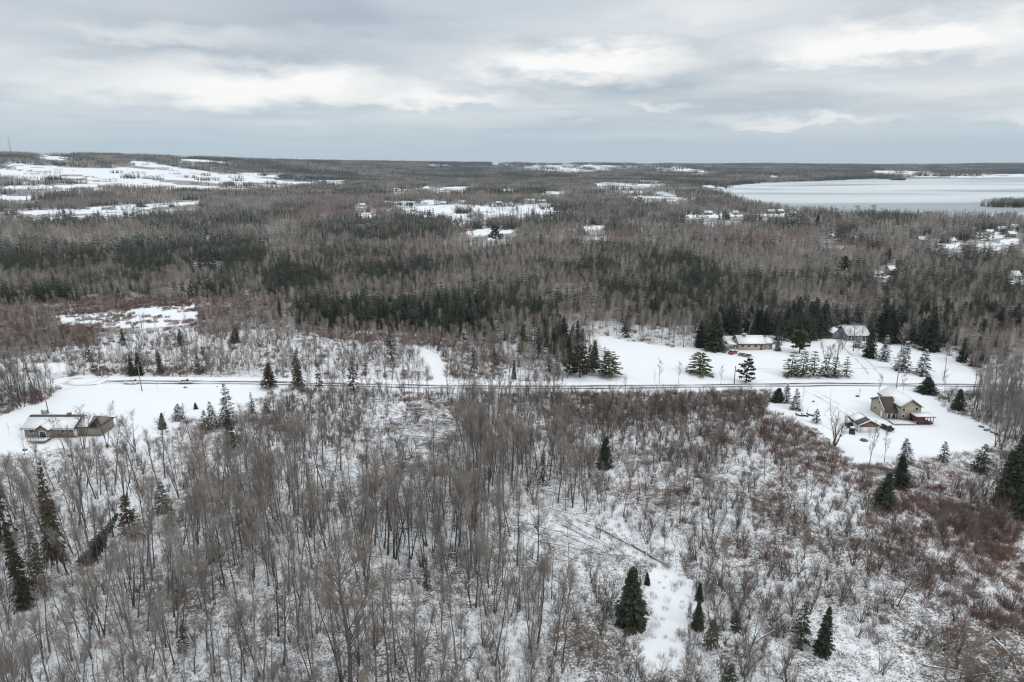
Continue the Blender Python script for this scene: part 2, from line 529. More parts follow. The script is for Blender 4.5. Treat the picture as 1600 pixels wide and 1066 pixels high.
class Soup:
    """Collects triangles of several shapes as numpy arrays."""

    def __init__(s):
        s.V, s.T, s.m, s.n = [], [], [], 0

    def add(s, V, T, m=0):
        V, T = np.asarray(V, float).reshape(-1, 3), np.asarray(T, int).reshape(-1, 3)
        s.V.append(V)
        s.T.append(T + s.n)
        s.m.append(np.full(len(T), m))
        s.n += len(V)

    def arrays(s):
        return np.concatenate(s.V), np.concatenate(s.T), np.concatenate(s.m)

    def mesh(s, name, mats):
        V, T, m = s.arrays()
        return mesh_np(name, V, T, mats, m)

    def tube(s, pts, rad, k=4, m=0):
        pts, rad = np.asarray(pts, float), np.asarray(rad, float)
        d = pts[-1] - pts[0]
        d /= np.linalg.norm(d) + 1e-9
        a = np.cross(d, (1, 0, 0) if abs(d[0]) < .8 else (0, 1, 0))
        a /= np.linalg.norm(a)
        b = np.cross(d, a)
        th = np.arange(k) / k * 2 * math.pi
        ring = np.cos(th)[:, None] * a + np.sin(th)[:, None] * b
        V = (pts[:, None, :] + rad[:, None, None] * ring[None]).reshape(-1, 3)
        T = []
        n = len(pts)
        for i in range(n - 1):
            for j in range(k):
                p, q = i * k + j, i * k + (j + 1) % k
                T += [(p, q, q + k), (p, q + k, p + k)]
        for i, base in ((0, 0), (1, (n - 1) * k)):
            for j in range(1, k - 1):
                T.append((base, base + j + 1, base + j) if i == 0 else (base, base + j, base + j + 1))
        s.add(V, T, m)

    def spikes(s, P, D, Ln, r, m=0):
        """Many thin three-sided tapering twigs at once."""
        P, D = np.asarray(P, float), np.asarray(D, float)
        n = len(P)
        D = D / (np.linalg.norm(D, axis=1, keepdims=True) + 1e-9)
        ref = np.where(np.abs(D[:, 2:3]) < .8, np.array([[0, 0, 1.]]), np.array([[1., 0, 0]]))
        a = np.cross(D, ref)
        a /= np.linalg.norm(a, axis=1, keepdims=True)
        b = np.cross(D, a)
        r = np.broadcast_to(np.asarray(r, float), (n,))[:, None]
        Ln = np.broadcast_to(np.asarray(Ln, float), (n,))[:, None]
        V = np.stack([P + a * r, P + (-.5 * a + .866 * b) * r, P + (-.5 * a - .866 * b) * r, P + D * Ln], 1).reshape(-1, 3)
        q = np.arange(n)[:, None, None] * 4
        T = (q + np.array([[0, 1, 3], [1, 2, 3], [2, 0, 3]])[None]).reshape(-1, 3)
        s.add(V, T, m)

    def vanes(s, P, D, Ln, w, m=0, sag=.25):
        """Many small roof-shaped sprays of needles (two triangles meeting along a raised middle)."""
        P, D = np.asarray(P, float), np.asarray(D, float)
        n = len(P)
        D = D / (np.linalg.norm(D, axis=1, keepdims=True) + 1e-9)
        a = np.cross(D, np.array([[0, 0, 1.]]))
        a /= np.linalg.norm(a, axis=1, keepdims=True) + 1e-9
        Ln, w = np.broadcast_to(np.asarray(Ln, float), (n,))[:, None], np.broadcast_to(np.asarray(w, float), (n,))[:, None]
        mid = P + D * Ln * .45
        dn = np.array([[0, 0, -1.]])
        V = np.stack([P, P + D * Ln + dn * Ln * sag, mid + a * w + dn * w * .6, mid - a * w + dn * w * .6], 1).reshape(-1, 3)
        q = np.arange(n)[:, None, None] * 4
        T = (q + np.array([[0, 2, 1], [0, 1, 3]])[None]).reshape(-1, 3)
        s.add(V, T, m)

    def box(s, x0, x1, y0, y1, z0, z1, m=0):
        V = [(x, y, z) for z in (z0, z1) for y in (y0, y1) for x in (x0, x1)]
        Q = [(0, 2, 3, 1), (4, 5, 7, 6), (0, 1, 5, 4), (2, 6, 7, 3), (0, 4, 6, 2), (1, 3, 7, 5)]
        s.add(V, [t for a, b, c, d in Q for t in ((a, b, c), (a, c, d))], m)

    def prism(s, poly, axis, a0, a1, m=0):
        """Extrudes an outline: axis 'y' takes (x, z) points from y=a0 to a1, axis 'x' takes (y, z) points, axis 'z' takes (x, y) points."""
        f = {'y': lambda p, a: (p[0], a, p[1]), 'x': lambda p, a: (a, p[0], p[1]), 'z': lambda p, a: (p[0], p[1], a)}[axis]
        n = len(poly)
        V = [f(p, a0) for p in poly] + [f(p, a1) for p in poly]
        T = []
        for i in range(n):
            j = (i + 1) % n
            T += [(i, j, j + n), (i, j + n, i + n)]
        for i in range(1, n - 1):
            T += [(0, i + 1, i), (n, n + i, n + i + 1)]
        s.add(V, T, m)


def link(o, parent=None):
    C.objects.link(o)
    if parent is not None:
        o.parent = parent
    return o


def tag(o, label=None, cat=None, group=None, kind=None):
    for k_, v_ in (('label', label), ('category', cat), ('group', group), ('kind', kind)):
        if v_:
            o[k_] = v_
    return o


def thing(name, label, cat, loc=(0, 0, 0), rz=0.0, group=None):
    o = bpy.data.objects.new(name, None)
    o.empty_display_size = .5
    o.location, o.rotation_euler = loc, (0, 0, rz)
    link(o)
    return tag(o, label, cat, group)


def part(name, soup, mats, parent, label=None):
    o = bpy.data.objects.new(name, soup.mesh(name, mats if isinstance(mats, (list, tuple)) else [mats]))
    link(o, parent)
    if label:
        o['label'] = label
    return o


def copy_thing(root, loc, rz=0, scale=(1, 1, 1), label=None, group=None, tilt=(0, 0)):
    r = root.copy()
    link(r)
    r.location, r.rotation_euler, r.scale = loc, (tilt[0], tilt[1], rz), scale
    for ch in list(root.children):
        c = ch.copy()
        link(c, r)
        for g in ch.children:
            link(g.copy(), c)
    if label:
        r['label'] = label
    if group:
        r['group'] = group
    return r


# ------------------------------------------------------------------ the ground, the lake, the road
def build_ground():
    rings = np.concatenate([np.linspace(2, 70, 12), np.arange(72, 330, 1.6), 330 * 1.017 ** np.arange(0, 205)])
    rings = rings[rings < 9600]
    az = np.concatenate([np.arange(-180, -46, 3.0), np.arange(-46, 46, .22), np.arange(46, 180, 3.0)])
    A, Rr = np.meshgrid(R(1) * az, rings)
    x, y = (Rr * np.sin(A)).ravel(), (Rr * np.cos(A)).ravel()
    z = terrain(x, y)
    n, k = len(az), len(rings)
    i = np.arange(k - 1)[:, None] * n
    j = np.arange(n)[None, :]
    j2 = (j + 1) % n
    Q = np.stack([i + j, i + n + j, i + n + j2, i + j2], -1).reshape(-1, 4)
    V = np.stack([x, y, z], 1)
    # close the middle
    V = np.vstack([V, [[0, 0, terrain(0, 0)]]])
    me = mesh_np('ground', V, Q, [M['ground']], smooth=True)
    u, v = proj(x, y, z)
    front = y > 20
    d = np.hypot(x, y)
    op = open_at(u, v) & front
    u2, v2 = proj(x, y, z + 11)
    fo = (far_open_at(u, v) | far_open_at(u2, v2) | (open_at(u2, v2) & (d > 300))) & front
    lit = np.where(d < 215, .65 + .35 * (fbm(x / 14, y / 14, 5) - .45), .80)
    lit = np.where((d < 215) & (u > 880), .69 + .45 * (fbm(x / 12, y / 12, 6) - .45), lit)
    wu, wv = u + (fbm(x / 6, y / 6, 161) - .5) * 60, v + (fbm(x / 6, y / 6, 171) - .5) * 30
    slash = (inside([(575, 630), (700, 628), (720, 690), (640, 712), (560, 690)], wu, wv) | inside([(800, 795), (900, 800), (1060, 880), (1040, 900), (900, 890), (800, 850)], wu, wv)) & front
    lit = np.where(slash, .6 + .5 * (fbm(x / 5, y / 5, 181) - .45), lit)
    rust = sstep(.5, .62, fbm(x / 22, y / 22, 9)) * ((d > 140) & (d < 330)) * .6
    rust = np.where(slash, 0, rust)
    brk = inside([(1190, 640), (1240, 650), (1300, 690), (1330, 720), (1400, 740), (1440, 800), (1560, 860), (1600, 900), (1600, 960), (1480, 880), (1360, 800), (1250, 740), (1180, 690)], u, v)
    rust = np.where(brk, .9, rust)
    lit = np.where(brk, .66, lit)
    lit = np.where((d > 215) & (d < 330) & ~op, .66, lit)
    lit = np.where(op, .17, np.where(fo, .26 + .5 * (fbm(x / 60, y / 60, 13) - .4), lit))
    hedge = fo & (d > 1500) & (fbm(x / 420 + y / 900, y / 130, 3) > .60)
    lit = np.where(hedge, .8, lit)
    tan = inside(FAR_OPEN[3], u, v) & front
    lit = np.where(tan, .5, lit)
    rust = np.where(tan, .7, rust)
    trail = inside(TRAIL, u, v) & front
    lit = np.where(trail, .34, lit)
    for p in CLEAR:
        lit = np.where(inside(p, u, v) & front, .42, lit)
    lit, rust = np.append(lit, .5), np.append(rust, 0)
    for nm, arr in (('litter', lit), ('rust', rust)):
        a = me.attributes.new(nm, 'FLOAT', 'POINT')
        a.data.foreach_set('value', arr.astype(np.float32))
    o = link(bpy.data.objects.new('ground', me))
    tag(o, 'snow covered ground with dark litter between the trees', kind='structure')


build_ground()


def build_lake():
    m, nt, b, N, L = nodes_of('lake_ice')
    tc, mp, nz, nz2, ramp = N('ShaderNodeTexCoord'), N('ShaderNodeMapping'), N('ShaderNodeTexNoise'), N('ShaderNodeTexNoise'), N('ShaderNodeValToRGB')
    L(tc.outputs['Object'], mp.inputs[0])
    mp.inputs['Rotation'].default_value = (0, 0, R(-14))
    mp.inputs['Scale'].default_value = (.0011, .0034, 1)
    L(mp.outputs[0], nz.inputs[0])
    nz.inputs['Scale'].default_value, nz.inputs['Detail'].default_value, nz.inputs['Distortion'].default_value = 1.0, 5, .6
    L(nz.outputs[0], ramp.inputs[0])
    e = ramp.color_ramp.elements
    e[0].position, e[0].color = .40, (.29, .325, .345, 1)
    e[1].position, e[1].color = .6, (.66, .69, .70, 1)
    mid = e.new(.47)
    mid.color = (.5, .54, .56, 1)
    L(ramp.outputs[0], b.inputs['Base Color'])
    b.inputs['Roughness'].default_value = .45
    xy = [ground_at(u, v)[:2] for u, v in LAKE_PX]
    ctr = np.mean(xy, 0)
    xy = [ctr + (p - ctr) * 1.06 for p in map(np.asarray, xy)]
    bmh = Soup()
    V = [(p[0], p[1], -1.6) for p in xy]
    me = bpy.data.meshes.new('frozen_lake')
    me.from_pydata(V, [], [list(range(len(V)))[::-1]])
    me.materials.append(m)
    o = link(bpy.data.objects.new('frozen_lake_water', me))
    tag(o, 'pale frozen lake with darker streaks of thin ice', kind='structure')


build_lake()


def ribbon(name, cx, cy, prof, mat_, label, z0=.0):
    """A strip along the centre line (cx, cy); prof lists (offset across, height, colour weight)."""
    cx, cy = np.asarray(cx, float), np.asarray(cy, float)
    t = np.stack([np.gradient(cx), np.gradient(cy)], 1)
    t /= np.linalg.norm(t, axis=1, keepdims=True)
    nx, ny = -t[:, 1], t[:, 0]
    k = len(prof)
    V, W = [], []
    for (off, h, w) in prof:
        wob = (fbm(cx / 7 + off, cy / 7, 3) - .5)
        oo = off + wob * .9 * (abs(off) > 2.6)
        V.append(np.stack([cx + nx * oo, cy + ny * oo, z0 + h * (1 + wob) + terrain(cx, cy)], 1))
        W.append(np.full(len(cx), w))
    V, W = np.stack(V, 1).reshape(-1, 3), np.stack(W, 1).ravel()
    n = len(cx)
    i, j = np.arange(n - 1)[:, None] * k, np.arange(k - 1)[None]
    Q = np.stack([i + j, i + j + 1, i + k + j + 1, i + k + j], -1).reshape(-1, 4)[:, ::-1]
    me = mesh_np(name, V, Q, [mat_], smooth=True)
    a = me.attributes.new('bare', 'FLOAT', 'POINT')
    a.data.foreach_set('value', W.astype(np.float32))
    o = link(bpy.data.objects.new(name, me))
    return tag(o, label, kind='structure')


def mat_road(name, dark, ns):
    m, nt, b, N, L = nodes_of(name)
    at, tc, nz, mp = N('ShaderNodeAttribute'), N('ShaderNodeTexCoord'), N('ShaderNodeTexNoise'), N('ShaderNodeMapping')
    at.attribute_name = 'bare'
    L(tc.outputs['Object'], mp.inputs[0])
    mp.inputs['Scale'].default_value = ns
    L(mp.outputs[0], nz.inputs[0])
    nz.inputs['Scale'].default_value, nz.inputs['Detail'].default_value = 1, 5
    ad, mr, mx = N('ShaderNodeMath'), N('ShaderNodeMapRange'), N('ShaderNodeMix')
    ad.operation = 'MULTIPLY_ADD'
    L(nz.outputs[0], ad.inputs[0])
    ad.inputs[1].default_value = .9
    L(at.outputs['Fac'], ad.inputs[2])
    L(ad.outputs[0], mr.inputs[0])
    mr.inputs[1].default_value, mr.inputs[2].default_value = .8, 1.05
    mx.data_type = 'RGBA'
    L(mr.outputs[0], mx.inputs[0])
    mx.inputs[6].default_value = (.8, .81, .83, 1)
    mx.inputs[7].default_value = (*dark, 1)
    L(mx.outputs[2], b.inputs['Base Color'])
    b.inputs['Roughness'].default_value = .6
    return m


M['road'] = mat_road('ploughed_asphalt', (.085, .088, .095), (.09, .9, 1))
M['stream'] = mat_road('stream_water', (.04, .04, .038), (.25, .25, 1))
M['slush'] = mat_road('driven_snow', (.5, .52, .54), (.25, .25, 1))
_x = np.arange(ROAD_X[1] + 14, ROAD_X[-1], 3.0)
ribbon('road', _x, road_y(_x), [(-6.2, .02, 0), (-4.6, .3, 0), (-3.7, .38, 0), (-2.9, .07, .1), (-2.2, .06, .42), (-1.2, .06, .62), (-.1, .06, .26), (.9, .06, .64), (2.2, .06, .4), (2.9, .08, .1),
                                (3.8, .42, 0), (4.8, .32, 0), (6.4, .02, 0)], M['road'], 'narrow ploughed asphalt road between low snowbanks')


def build_turning_circle():
    c = ground_at(143, 596)
    s = Soup()
    n = 40
    a = np.arange(n) / n * 2 * math.pi
    rr = 1 + .08 * np.sin(3 * a + 1)
    V = [(c[0], c[1], .045)]
    W = [.15]
    for q, w in ((.35, .2), (.6, .46), (.8, .3), (1, 0)):
        for i in range(n):
            V.append((c[0] + math.cos(a[i]) * 15 * q * rr[i], c[1] + math.sin(a[i]) * 7.5 * q * rr[i], .045 if q < 1 else .01))
            W.append(w)
    F_ = [(0, 1 + i, 1 + (i + 1) % n) for i in range(n)]
    for k in range(3):
        for i in range(n):
            p, q = 1 + k * n + i, 1 + k * n + (i + 1) % n
            F_ += [(p, p + n, q + n), (p, q + n, q)]
    me = mesh_np('turning_circle_road', V, F_, [mat_road('turning_circle_surface', (.09, .094, .1), (.06, .5, 1))])
    at = me.attributes.new('bare', 'FLOAT', 'POINT')
    at.data.foreach_set('value', np.array(W, np.float32))
    tag(link(bpy.data.objects.new('turning_circle_road', me)), 'snowy turning circle with dark wet patches at the road end', kind='structure')


build_turning_circle()


def px_path(name, pts, w, label, bare=.55):
    P = np.array([ground_at(u, v)[:2] for u, v in pts])
    t = np.linspace(0, len(P) - 1, 40)
    cx, cy = np.interp(t, range(len(P)), P[:, 0]), np.interp(t, range(len(P)), P[:, 1])
    for _ in range(4):
        cx[1:-1] = (cx[:-2] + 2 * cx[1:-1] + cx[2:]) / 4
        cy[1:-1] = (cy[:-2] + 2 * cy[1:-1] + cy[2:]) / 4
    h = w / 2
    return ribbon(name, cx, cy, [(-h, .012, 0), (-h * .7, .045, bare), (-h * .3, .05, bare * .5), (h * .3, .05, bare * .5), (h * .7, .045, bare), (h, .012, 0)], M['stream' if name == 'stream' else 'slush'], label)


px_path('driveway', [(1372, 600), (1366, 585), (1350, 566), (1332, 550), (1325, 540), (1322, 533)], 6, 'snowy driveway climbing to the white roofed house')
px_path('driveway', [(1262, 609), (1280, 618), (1305, 632), (1325, 645), (1340, 655)], 4.5, 'faint snowy driveway to the two-storey house')
px_path('track_path', [(690, 602), (686, 585), (683, 568), (668, 552), (645, 544)], 5, 'white snow covered track curving off the road into the brush', .25)
px_path('stream', [(-30, 1030), (10, 1012), (40, 1000), (75, 985), (110, 968)], 1.5, 'dark trickle of open water in the gully', .55)

# ------------------------------------------------------------------ tree makers (each returns trunk soup, crown soup)


def unit(v):
    return v / (np.linalg.norm(v, axis=-1, keepdims=True) + 1e-9)


def make_bare(rg, H, n_limb=22, n_sub=8, n_tw=9, stems=1, spread=.42, t0=.24, r0=None, tw_r=.0068, k=5, twl=1.0):
    tr, cr = Soup(), Soup()
    for sidx in range(stems):
        h = H * (1 if sidx == 0 else rg.uniform(.75, .98))
        lean = rg.normal(0, .05 if stems == 1 else .13, 2)
        n = 8
        t = np.linspace(0, 1, n)
        wig = np.cumsum(rg.normal(0, .011 * h, (n, 2)), 0)
        P = np.stack([lean[0] * h * t + wig[:, 0] * t, lean[1] * h * t + wig[:, 1] * t, h * t], 1)
        if stems > 1:
            P[:, :2] += rg.normal(0, .25, 2)
        rb = r0 or h * rg.uniform(.0085, .0115) / (1 if stems == 1 else 1.3)
        rad = rb * (1 - t) ** .85 + .012
        rad[0] *= 1.35
        P[0, 2] -= .3
        tr.tube(P, rad, k)
        oP, oD, oL = [], [], []
        for i in range(n_limb):
            tt = t0 + (.98 - t0) * rg.uniform(0, 1) ** .8
            o = np.array([np.interp(tt, t, P[:, c]) for c in range(3)])
            a, el = rg.uniform(0, 2 * math.pi), rg.uniform(.3, .8) * spread / .42
            d = np.array([math.cos(a) * math.sin(el), math.sin(a) * math.sin(el), math.cos(el)])
            L_ = h * (.15 + .19 * (1 - tt)) * rg.uniform(.7, 1.35)
            q = [o]
            for s_ in range(4):
                q.append(q[-1] + unit(d) * L_ / 4)
                d = d + np.array([rg.normal(0, .14), rg.normal(0, .14), .12 + rg.normal(0, .1)])
            q = np.array(q)
            lr = (.32 * np.interp(tt, t, rad) + .006) * np.array([1, .8, .6, .42, .2])
            (tr if lr[0] > .03 else cr).tube(q, lr, 3)
            for s_ in rg.uniform(.15, 1, n_sub):
                oP.append(np.array([np.interp(s_ * 4, range(5), q[:, c]) for c in range(3)]))
                oD.append(unit(q[-1] - q[0]) * .75 + rg.normal(0, .42, 3) + np.array([0, 0, .25]))
                oL.append(L_ * rg.uniform(.25, .55) * (1.15 - .5 * s_))
        # leader sprays at the very top
        for i in range(6):
            oP.append(P[-1] * rg.uniform(.86, 1))
            oD.append(np.array([rg.normal(0, .35), rg.normal(0, .35), 1]))
            oL.append(h * rg.uniform(.06, .12))
        oP, oD, oL = np.array(oP), unit(np.array(oD)), np.array(oL)
        cr.spikes(oP, oD, oL, .010 + .005 * rg.random(len(oP)))
        m = len(oP)
        f = rg.uniform(.1, .95, (m, n_tw))
        tp = (oP[:, None] + oD[:, None] * (oL[:, None] * f)[..., None]).reshape(-1, 3)
        td = (oD[:, None] * .8 + rg.normal(0, .42, (m, n_tw, 3)) + np.array([0, 0, .3])).reshape(-1, 3)
        cr.spikes(tp, td, rg.uniform(.35, 1.0, len(tp)) * twl, tw_r * rg.uniform(.7, 1.2, len(tp)))
    return tr, cr


def make_shrub(rg, H, stems=9, flare=.38, n_sub=9, n_tw=8, tw_r=.0075):
    tr, cr = Soup(), Soup()
    oP, oD, oL = [], [], []
    for i in range(stems):
        a, fl = rg.uniform(0, 2 * math.pi), rg.uniform(.1, 1) * flare
        h = H * rg.uniform(.6, 1)
        d = np.array([math.cos(a) * fl, math.sin(a) * fl, 1.0])
        q = [np.array([rg.normal(0, .18), rg.normal(0, .18), -.15])]
        for s_ in range(5):
            q.append(q[-1] + unit(d) * h / 5)
            d = d + np.array([math.cos(a) * .06 + rg.normal(0, .12), math.sin(a) * .06 + rg.normal(0, .12), rg.normal(0, .05)])
        q = np.array(q)
        tr.tube(q, (.014 + .007 * h) * np.array([1.2, .9, .75, .55, .36, .15]), 4)
        for s_ in rg.uniform(.22, 1, n_sub):
            oP.append(np.array([np.interp(s_ * 5, range(6), q[:, c]) for c in range(3)]))
            oD.append(unit(q[-1] - q[0]) * .7 + rg.normal(0, .4, 3) + np.array([0, 0, .3]))
            oL.append(h * rg.uniform(.16, .34))
    oP, oD, oL = np.array(oP), unit(np.array(oD)), np.array(oL)
    cr.spikes(oP, oD, oL, .013)
    m = len(oP)
    f = rg.uniform(.1, .95, (m, n_tw))
    tp = (oP[:, None] + oD[:, None] * (oL[:, None] * f)[..., None]).reshape(-1, 3)
    td = (oD[:, None] * .7 + rg.normal(0, .45, (m, n_tw, 3)) + np.array([0, 0, .25])).reshape(-1, 3)
    cr.spikes(tp, td, rg.uniform(.25, .7, len(tp)), tw_r)
    return tr, cr


def make_tuft(rg, H, n=70, r=.014, wid=.6):
    cr = Soup()
    a = rg.uniform(0, 2 * math.pi, n)
    q = np.sqrt(rg.random(n)) * wid
    P = np.stack([np.cos(a) * q, np.sin(a) * q, np.full(n, -.05)], 1)
    D = np.stack([np.cos(a) * rg.uniform(0, .6, n), np.sin(a) * rg.uniform(0, .6, n), np.ones(n)], 1) + rg.normal(0, .12, (n, 3))
    L_ = H * rg.uniform(.5, 1.1, n)
    cr.spikes(P, D, L_, r)
    D = unit(D)
    P2 = np.repeat(P + D * (L_ * rg.uniform(.3, .7, n))[:, None], 2, 0)
    cr.spikes(P2, np.repeat(D, 2, 0) + rg.normal(0, .5, (2 * n, 3)), H * rg.uniform(.2, .45, 2 * n), r * .8)
    return cr


def make_spruce(rg, H, W, whorls=26, per=9, leaves=13, t0=.05, size=1.0, thin=1.0, power=.85):
    """W: radius at the base of the crown."""
    tr, cr = Soup(), Soup()
    n = 6
    t = np.linspace(0, 1, n)
    P = np.stack([np.cumsum(rg.normal(0, .01 * H, n)) * t, np.cumsum(rg.normal(0, .01 * H, n)) * t, H * t - .25 * (1 - t)], 1)
    tr.tube(P, (.014 * H + .03) * (1 - t) + .012, 5)
    B, D, L_ = [], [], []
    for w in range(whorls):
        tt = t0 + (1 - t0) * ((w + rg.uniform(-.3, .3)) / whorls)
        tt = min(max(tt, t0), .985)
        tc_ = (tt - t0) / (1 - t0)
        lob = rg.uniform(.78, 1.12)
        a0 = rg.uniform(0, 6.28)
        for b in range(per):
            if rg.random() > thin:
                continue
            a = a0 + b / per * 6.283 + rg.normal(0, .25)
            B.append((np.interp(tt, t, P[:, 0]), np.interp(tt, t, P[:, 1]), tt * H))
            D.append((math.cos(a), math.sin(a), -.34 + .75 * tc_ + rg.normal(0, .1)))
            L_.append((W * (1 - tc_) ** power * lob * rg.uniform(.72, 1.15) + .12))
    B, D, L_ = np.array(B), unit(np.array(D)), np.array(L_)
    cr.spikes(B, D, L_ * .9, .02 * size)
    m = len(B)
    f = np.clip(rg.uniform(.12, 1.0, (m, leaves)) ** .75, 0, 1)
    P_ = (B[:, None] + D[:, None] * (L_[:, None] * f)[..., None])
    P_[..., 2] -= (f ** 2) * L_[:, None] * .10
    P_ = P_.reshape(-1, 3)
    side = np.cross(D, np.array([[0, 0, 1.]]))
    sg = rg.choice([-1, 1], (m, leaves)) * rg.uniform(.2, 1.1, (m, leaves))
    dd = (D[:, None] * .75 + side[:, None] * sg[..., None] + np.array([0, 0, -.22]) + rg.normal(0, .16, (m, leaves, 3))).reshape(-1, 3)
    ll = (.22 + .26 * np.repeat(L_, leaves) * (1.1 - .6 * f.ravel())) * rg.uniform(.7, 1.25, m * leaves) * size
    cr.vanes(P_, dd, ll, ll * rg.uniform(.22, .34, m * leaves))
    return tr, cr


def make_pine(rg, H, W, limbs=26, tufts=8, t0=.22, needles=12, up=.25):
    tr, cr = Soup(), Soup()
    n = 7
    t = np.linspace(0, 1, n)
    P = np.stack([np.cumsum(rg.normal(0, .012 * H, n)) * t, np.cumsum(rg.normal(0, .012 * H, n)) * t, H * .97 * t - .25 * (1 - t)], 1)
    tr.tube(P, (.017 * H + .04) * (1 - t) ** .8 + .02, 6)
    tp, td, tl = [], [], []
    for i in range(limbs):
        tt = t0 + (.99 - t0) * (i + rg.uniform(0, 1)) / limbs
        tc_ = (tt - t0) / (1 - t0)
        a = i * 2.4 + rg.normal(0, .4)
        prof = math.sin(math.pi * (.28 + .72 * tc_)) ** .7 if tc_ > .3 else .8 + .5 * tc_
        L_ = W * max(.16, prof) * rg.uniform(.65, 1.18)
        d = np.array([math.cos(a), math.sin(a), -.12 + .5 * tc_ + up * .3])
        q = [np.array([np.interp(tt, t, P[:, c]) for c in range(3)])]
        for s_ in range(4):
            q.append(q[-1] + unit(d) * L_ / 4)
            d = d + np.array([rg.normal(0, .1), rg.normal(0, .1), up * .35])
        q = np.array(q)
        tr.tube(q, (.012 + .012 * L_) * np.array([1, .8, .6, .4, .2]), 3)
        for s_ in rg.uniform(.3, 1.02, tufts):
            c = np.array([np.interp(min(s_, 1) * 4, range(5), q[:, c]) for c in range(3)])
            sd = np.cross(unit(q[-1] - q[0]), (0, 0, 1))
            c = c + sd * rg.normal(0, .2) * L_ * (.4 + .5 * s_) + np.array([0, 0, rg.normal(.05, .1)])
            tp.append(c)
            td.append(unit(q[-1] - q[0]) * .7 + np.array([0, 0, .5]))
            tl.append(.3 + .1 * L_)
    tp, td, tl = np.array(tp), np.array(td), np.array(tl)
    m = len(tp)
    dd = (td[:, None] * .55 + rg.normal(0, .55, (m, needles, 3))).reshape(-1, 3)
    pp = np.repeat(tp, needles, 0) + rg.normal(0, .1, (m * needles, 3))
    l2 = np.repeat(tl, needles) * rg.uniform(.7, 1.3, m * needles)
    cr.vanes(pp, dd, l2, l2 * .3, sag=.05)
    return tr, cr


HIDDEN = {}     # collections of source shapes for the woods too many to count (not part of the scene itself)


def source(coll, V, T, m, mats):
    c = HIDDEN.get(coll)
    if c is None:
        c = HIDDEN[coll] = bpy.data.collections.new(coll)
    o = bpy.data.objects.new('%s_%03d' % (coll, len(c.objects)), mesh_np(coll, V, T, mats, m))
    c.objects.link(o)


def joined(tr, cr):
    s = Soup()
    V, T, _ = tr.arrays()
    s.add(V, T, 0)
    V, T, _ = cr.arrays()
    s.add(V, T, 1)
    return s.arrays()


def scatter(name, pts, idx, rot, scl, coll, label):
    """One object for a wood nobody could count: points, each carrying which tree shape stands there."""
    n = len(pts)
    me = bpy.data.meshes.new(name)
    me.vertices.add(n)
    me.vertices.foreach_set('co', np.asarray(pts, np.float32).ravel())
    me.attributes.new('pick', 'INT', 'POINT').data.foreach_set('value', np.asarray(idx, np.int32))
    me.attributes.new('turn', 'FLOAT_VECTOR', 'POINT').data.foreach_set('vector', np.asarray(rot, np.float32).ravel())
    me.attributes.new('size', 'FLOAT_VECTOR', 'POINT').data.foreach_set('vector', np.asarray(scl, np.float32).ravel())
    ng = bpy.data.node_groups.new(name, 'GeometryNodeTree')
    ng.interface.new_socket('Geometry', in_out='INPUT', socket_type='NodeSocketGeometry')
    ng.interface.new_socket('Geometry', in_out='OUTPUT', socket_type='NodeSocketGeometry')
    N, L = ng.nodes.new, ng.links.new
    gi, go, ip, ci, er = N('NodeGroupInput'), N('NodeGroupOutput'), N('GeometryNodeInstanceOnPoints'), N('GeometryNodeCollectionInfo'), N('FunctionNodeEulerToRotation')
    ci.inputs['Collection'].default_value = HIDDEN[coll]
    ci.inputs['Separate Children'].default_value = True
    ci.inputs['Reset Children'].default_value = True

    def attr(nm, ty):
        a = N('GeometryNodeInputNamedAttribute')
        a.data_type = ty
        a.inputs['Name'].default_value = nm
        return a.outputs[0]
    ip.inputs['Pick Instance'].default_value = True
    L(gi.outputs[0], ip.inputs['Points'])
    L(ci.outputs[0], ip.inputs['Instance'])
    L(attr('pick', 'INT'), ip.inputs['Instance Index'])
    L(attr('turn', 'FLOAT_VECTOR'), er.inputs[0])
    L(er.outputs[0], ip.inputs['Rotation'])
    L(attr('size', 'FLOAT_VECTOR'), ip.inputs['Scale'])
    L(ip.outputs[0], go.inputs[0])
    o = link(bpy.data.objects.new(name, me))
    md = o.modifiers.new('woods', 'NODES')
    md.node_group = ng
    return tag(o, label, kind='stuff')


def spins(n, tilt=.04):
    return np.stack([rng.normal(0, tilt, n), rng.normal(0, tilt, n), rng.uniform(0, 6.283, n)], 1)


def scl3(s, wob=.12):
    s = np.asarray(s, float)
    w = 1 + rng.normal(0, wob, len(s))
    return np.stack([s * w, s * w, s], 1)


# ------------------------------------------------------------------ tree shapes
def rg_(s):
    return np.random.default_rng(s)


def pair(tr, cr, bark, leaf, nm='tree'):
    return tr.mesh(nm + '_trunk', [M[bark]]), cr.mesh(nm + '_crown', [M[leaf]]), joined(tr, cr), (M[bark], M[leaf])


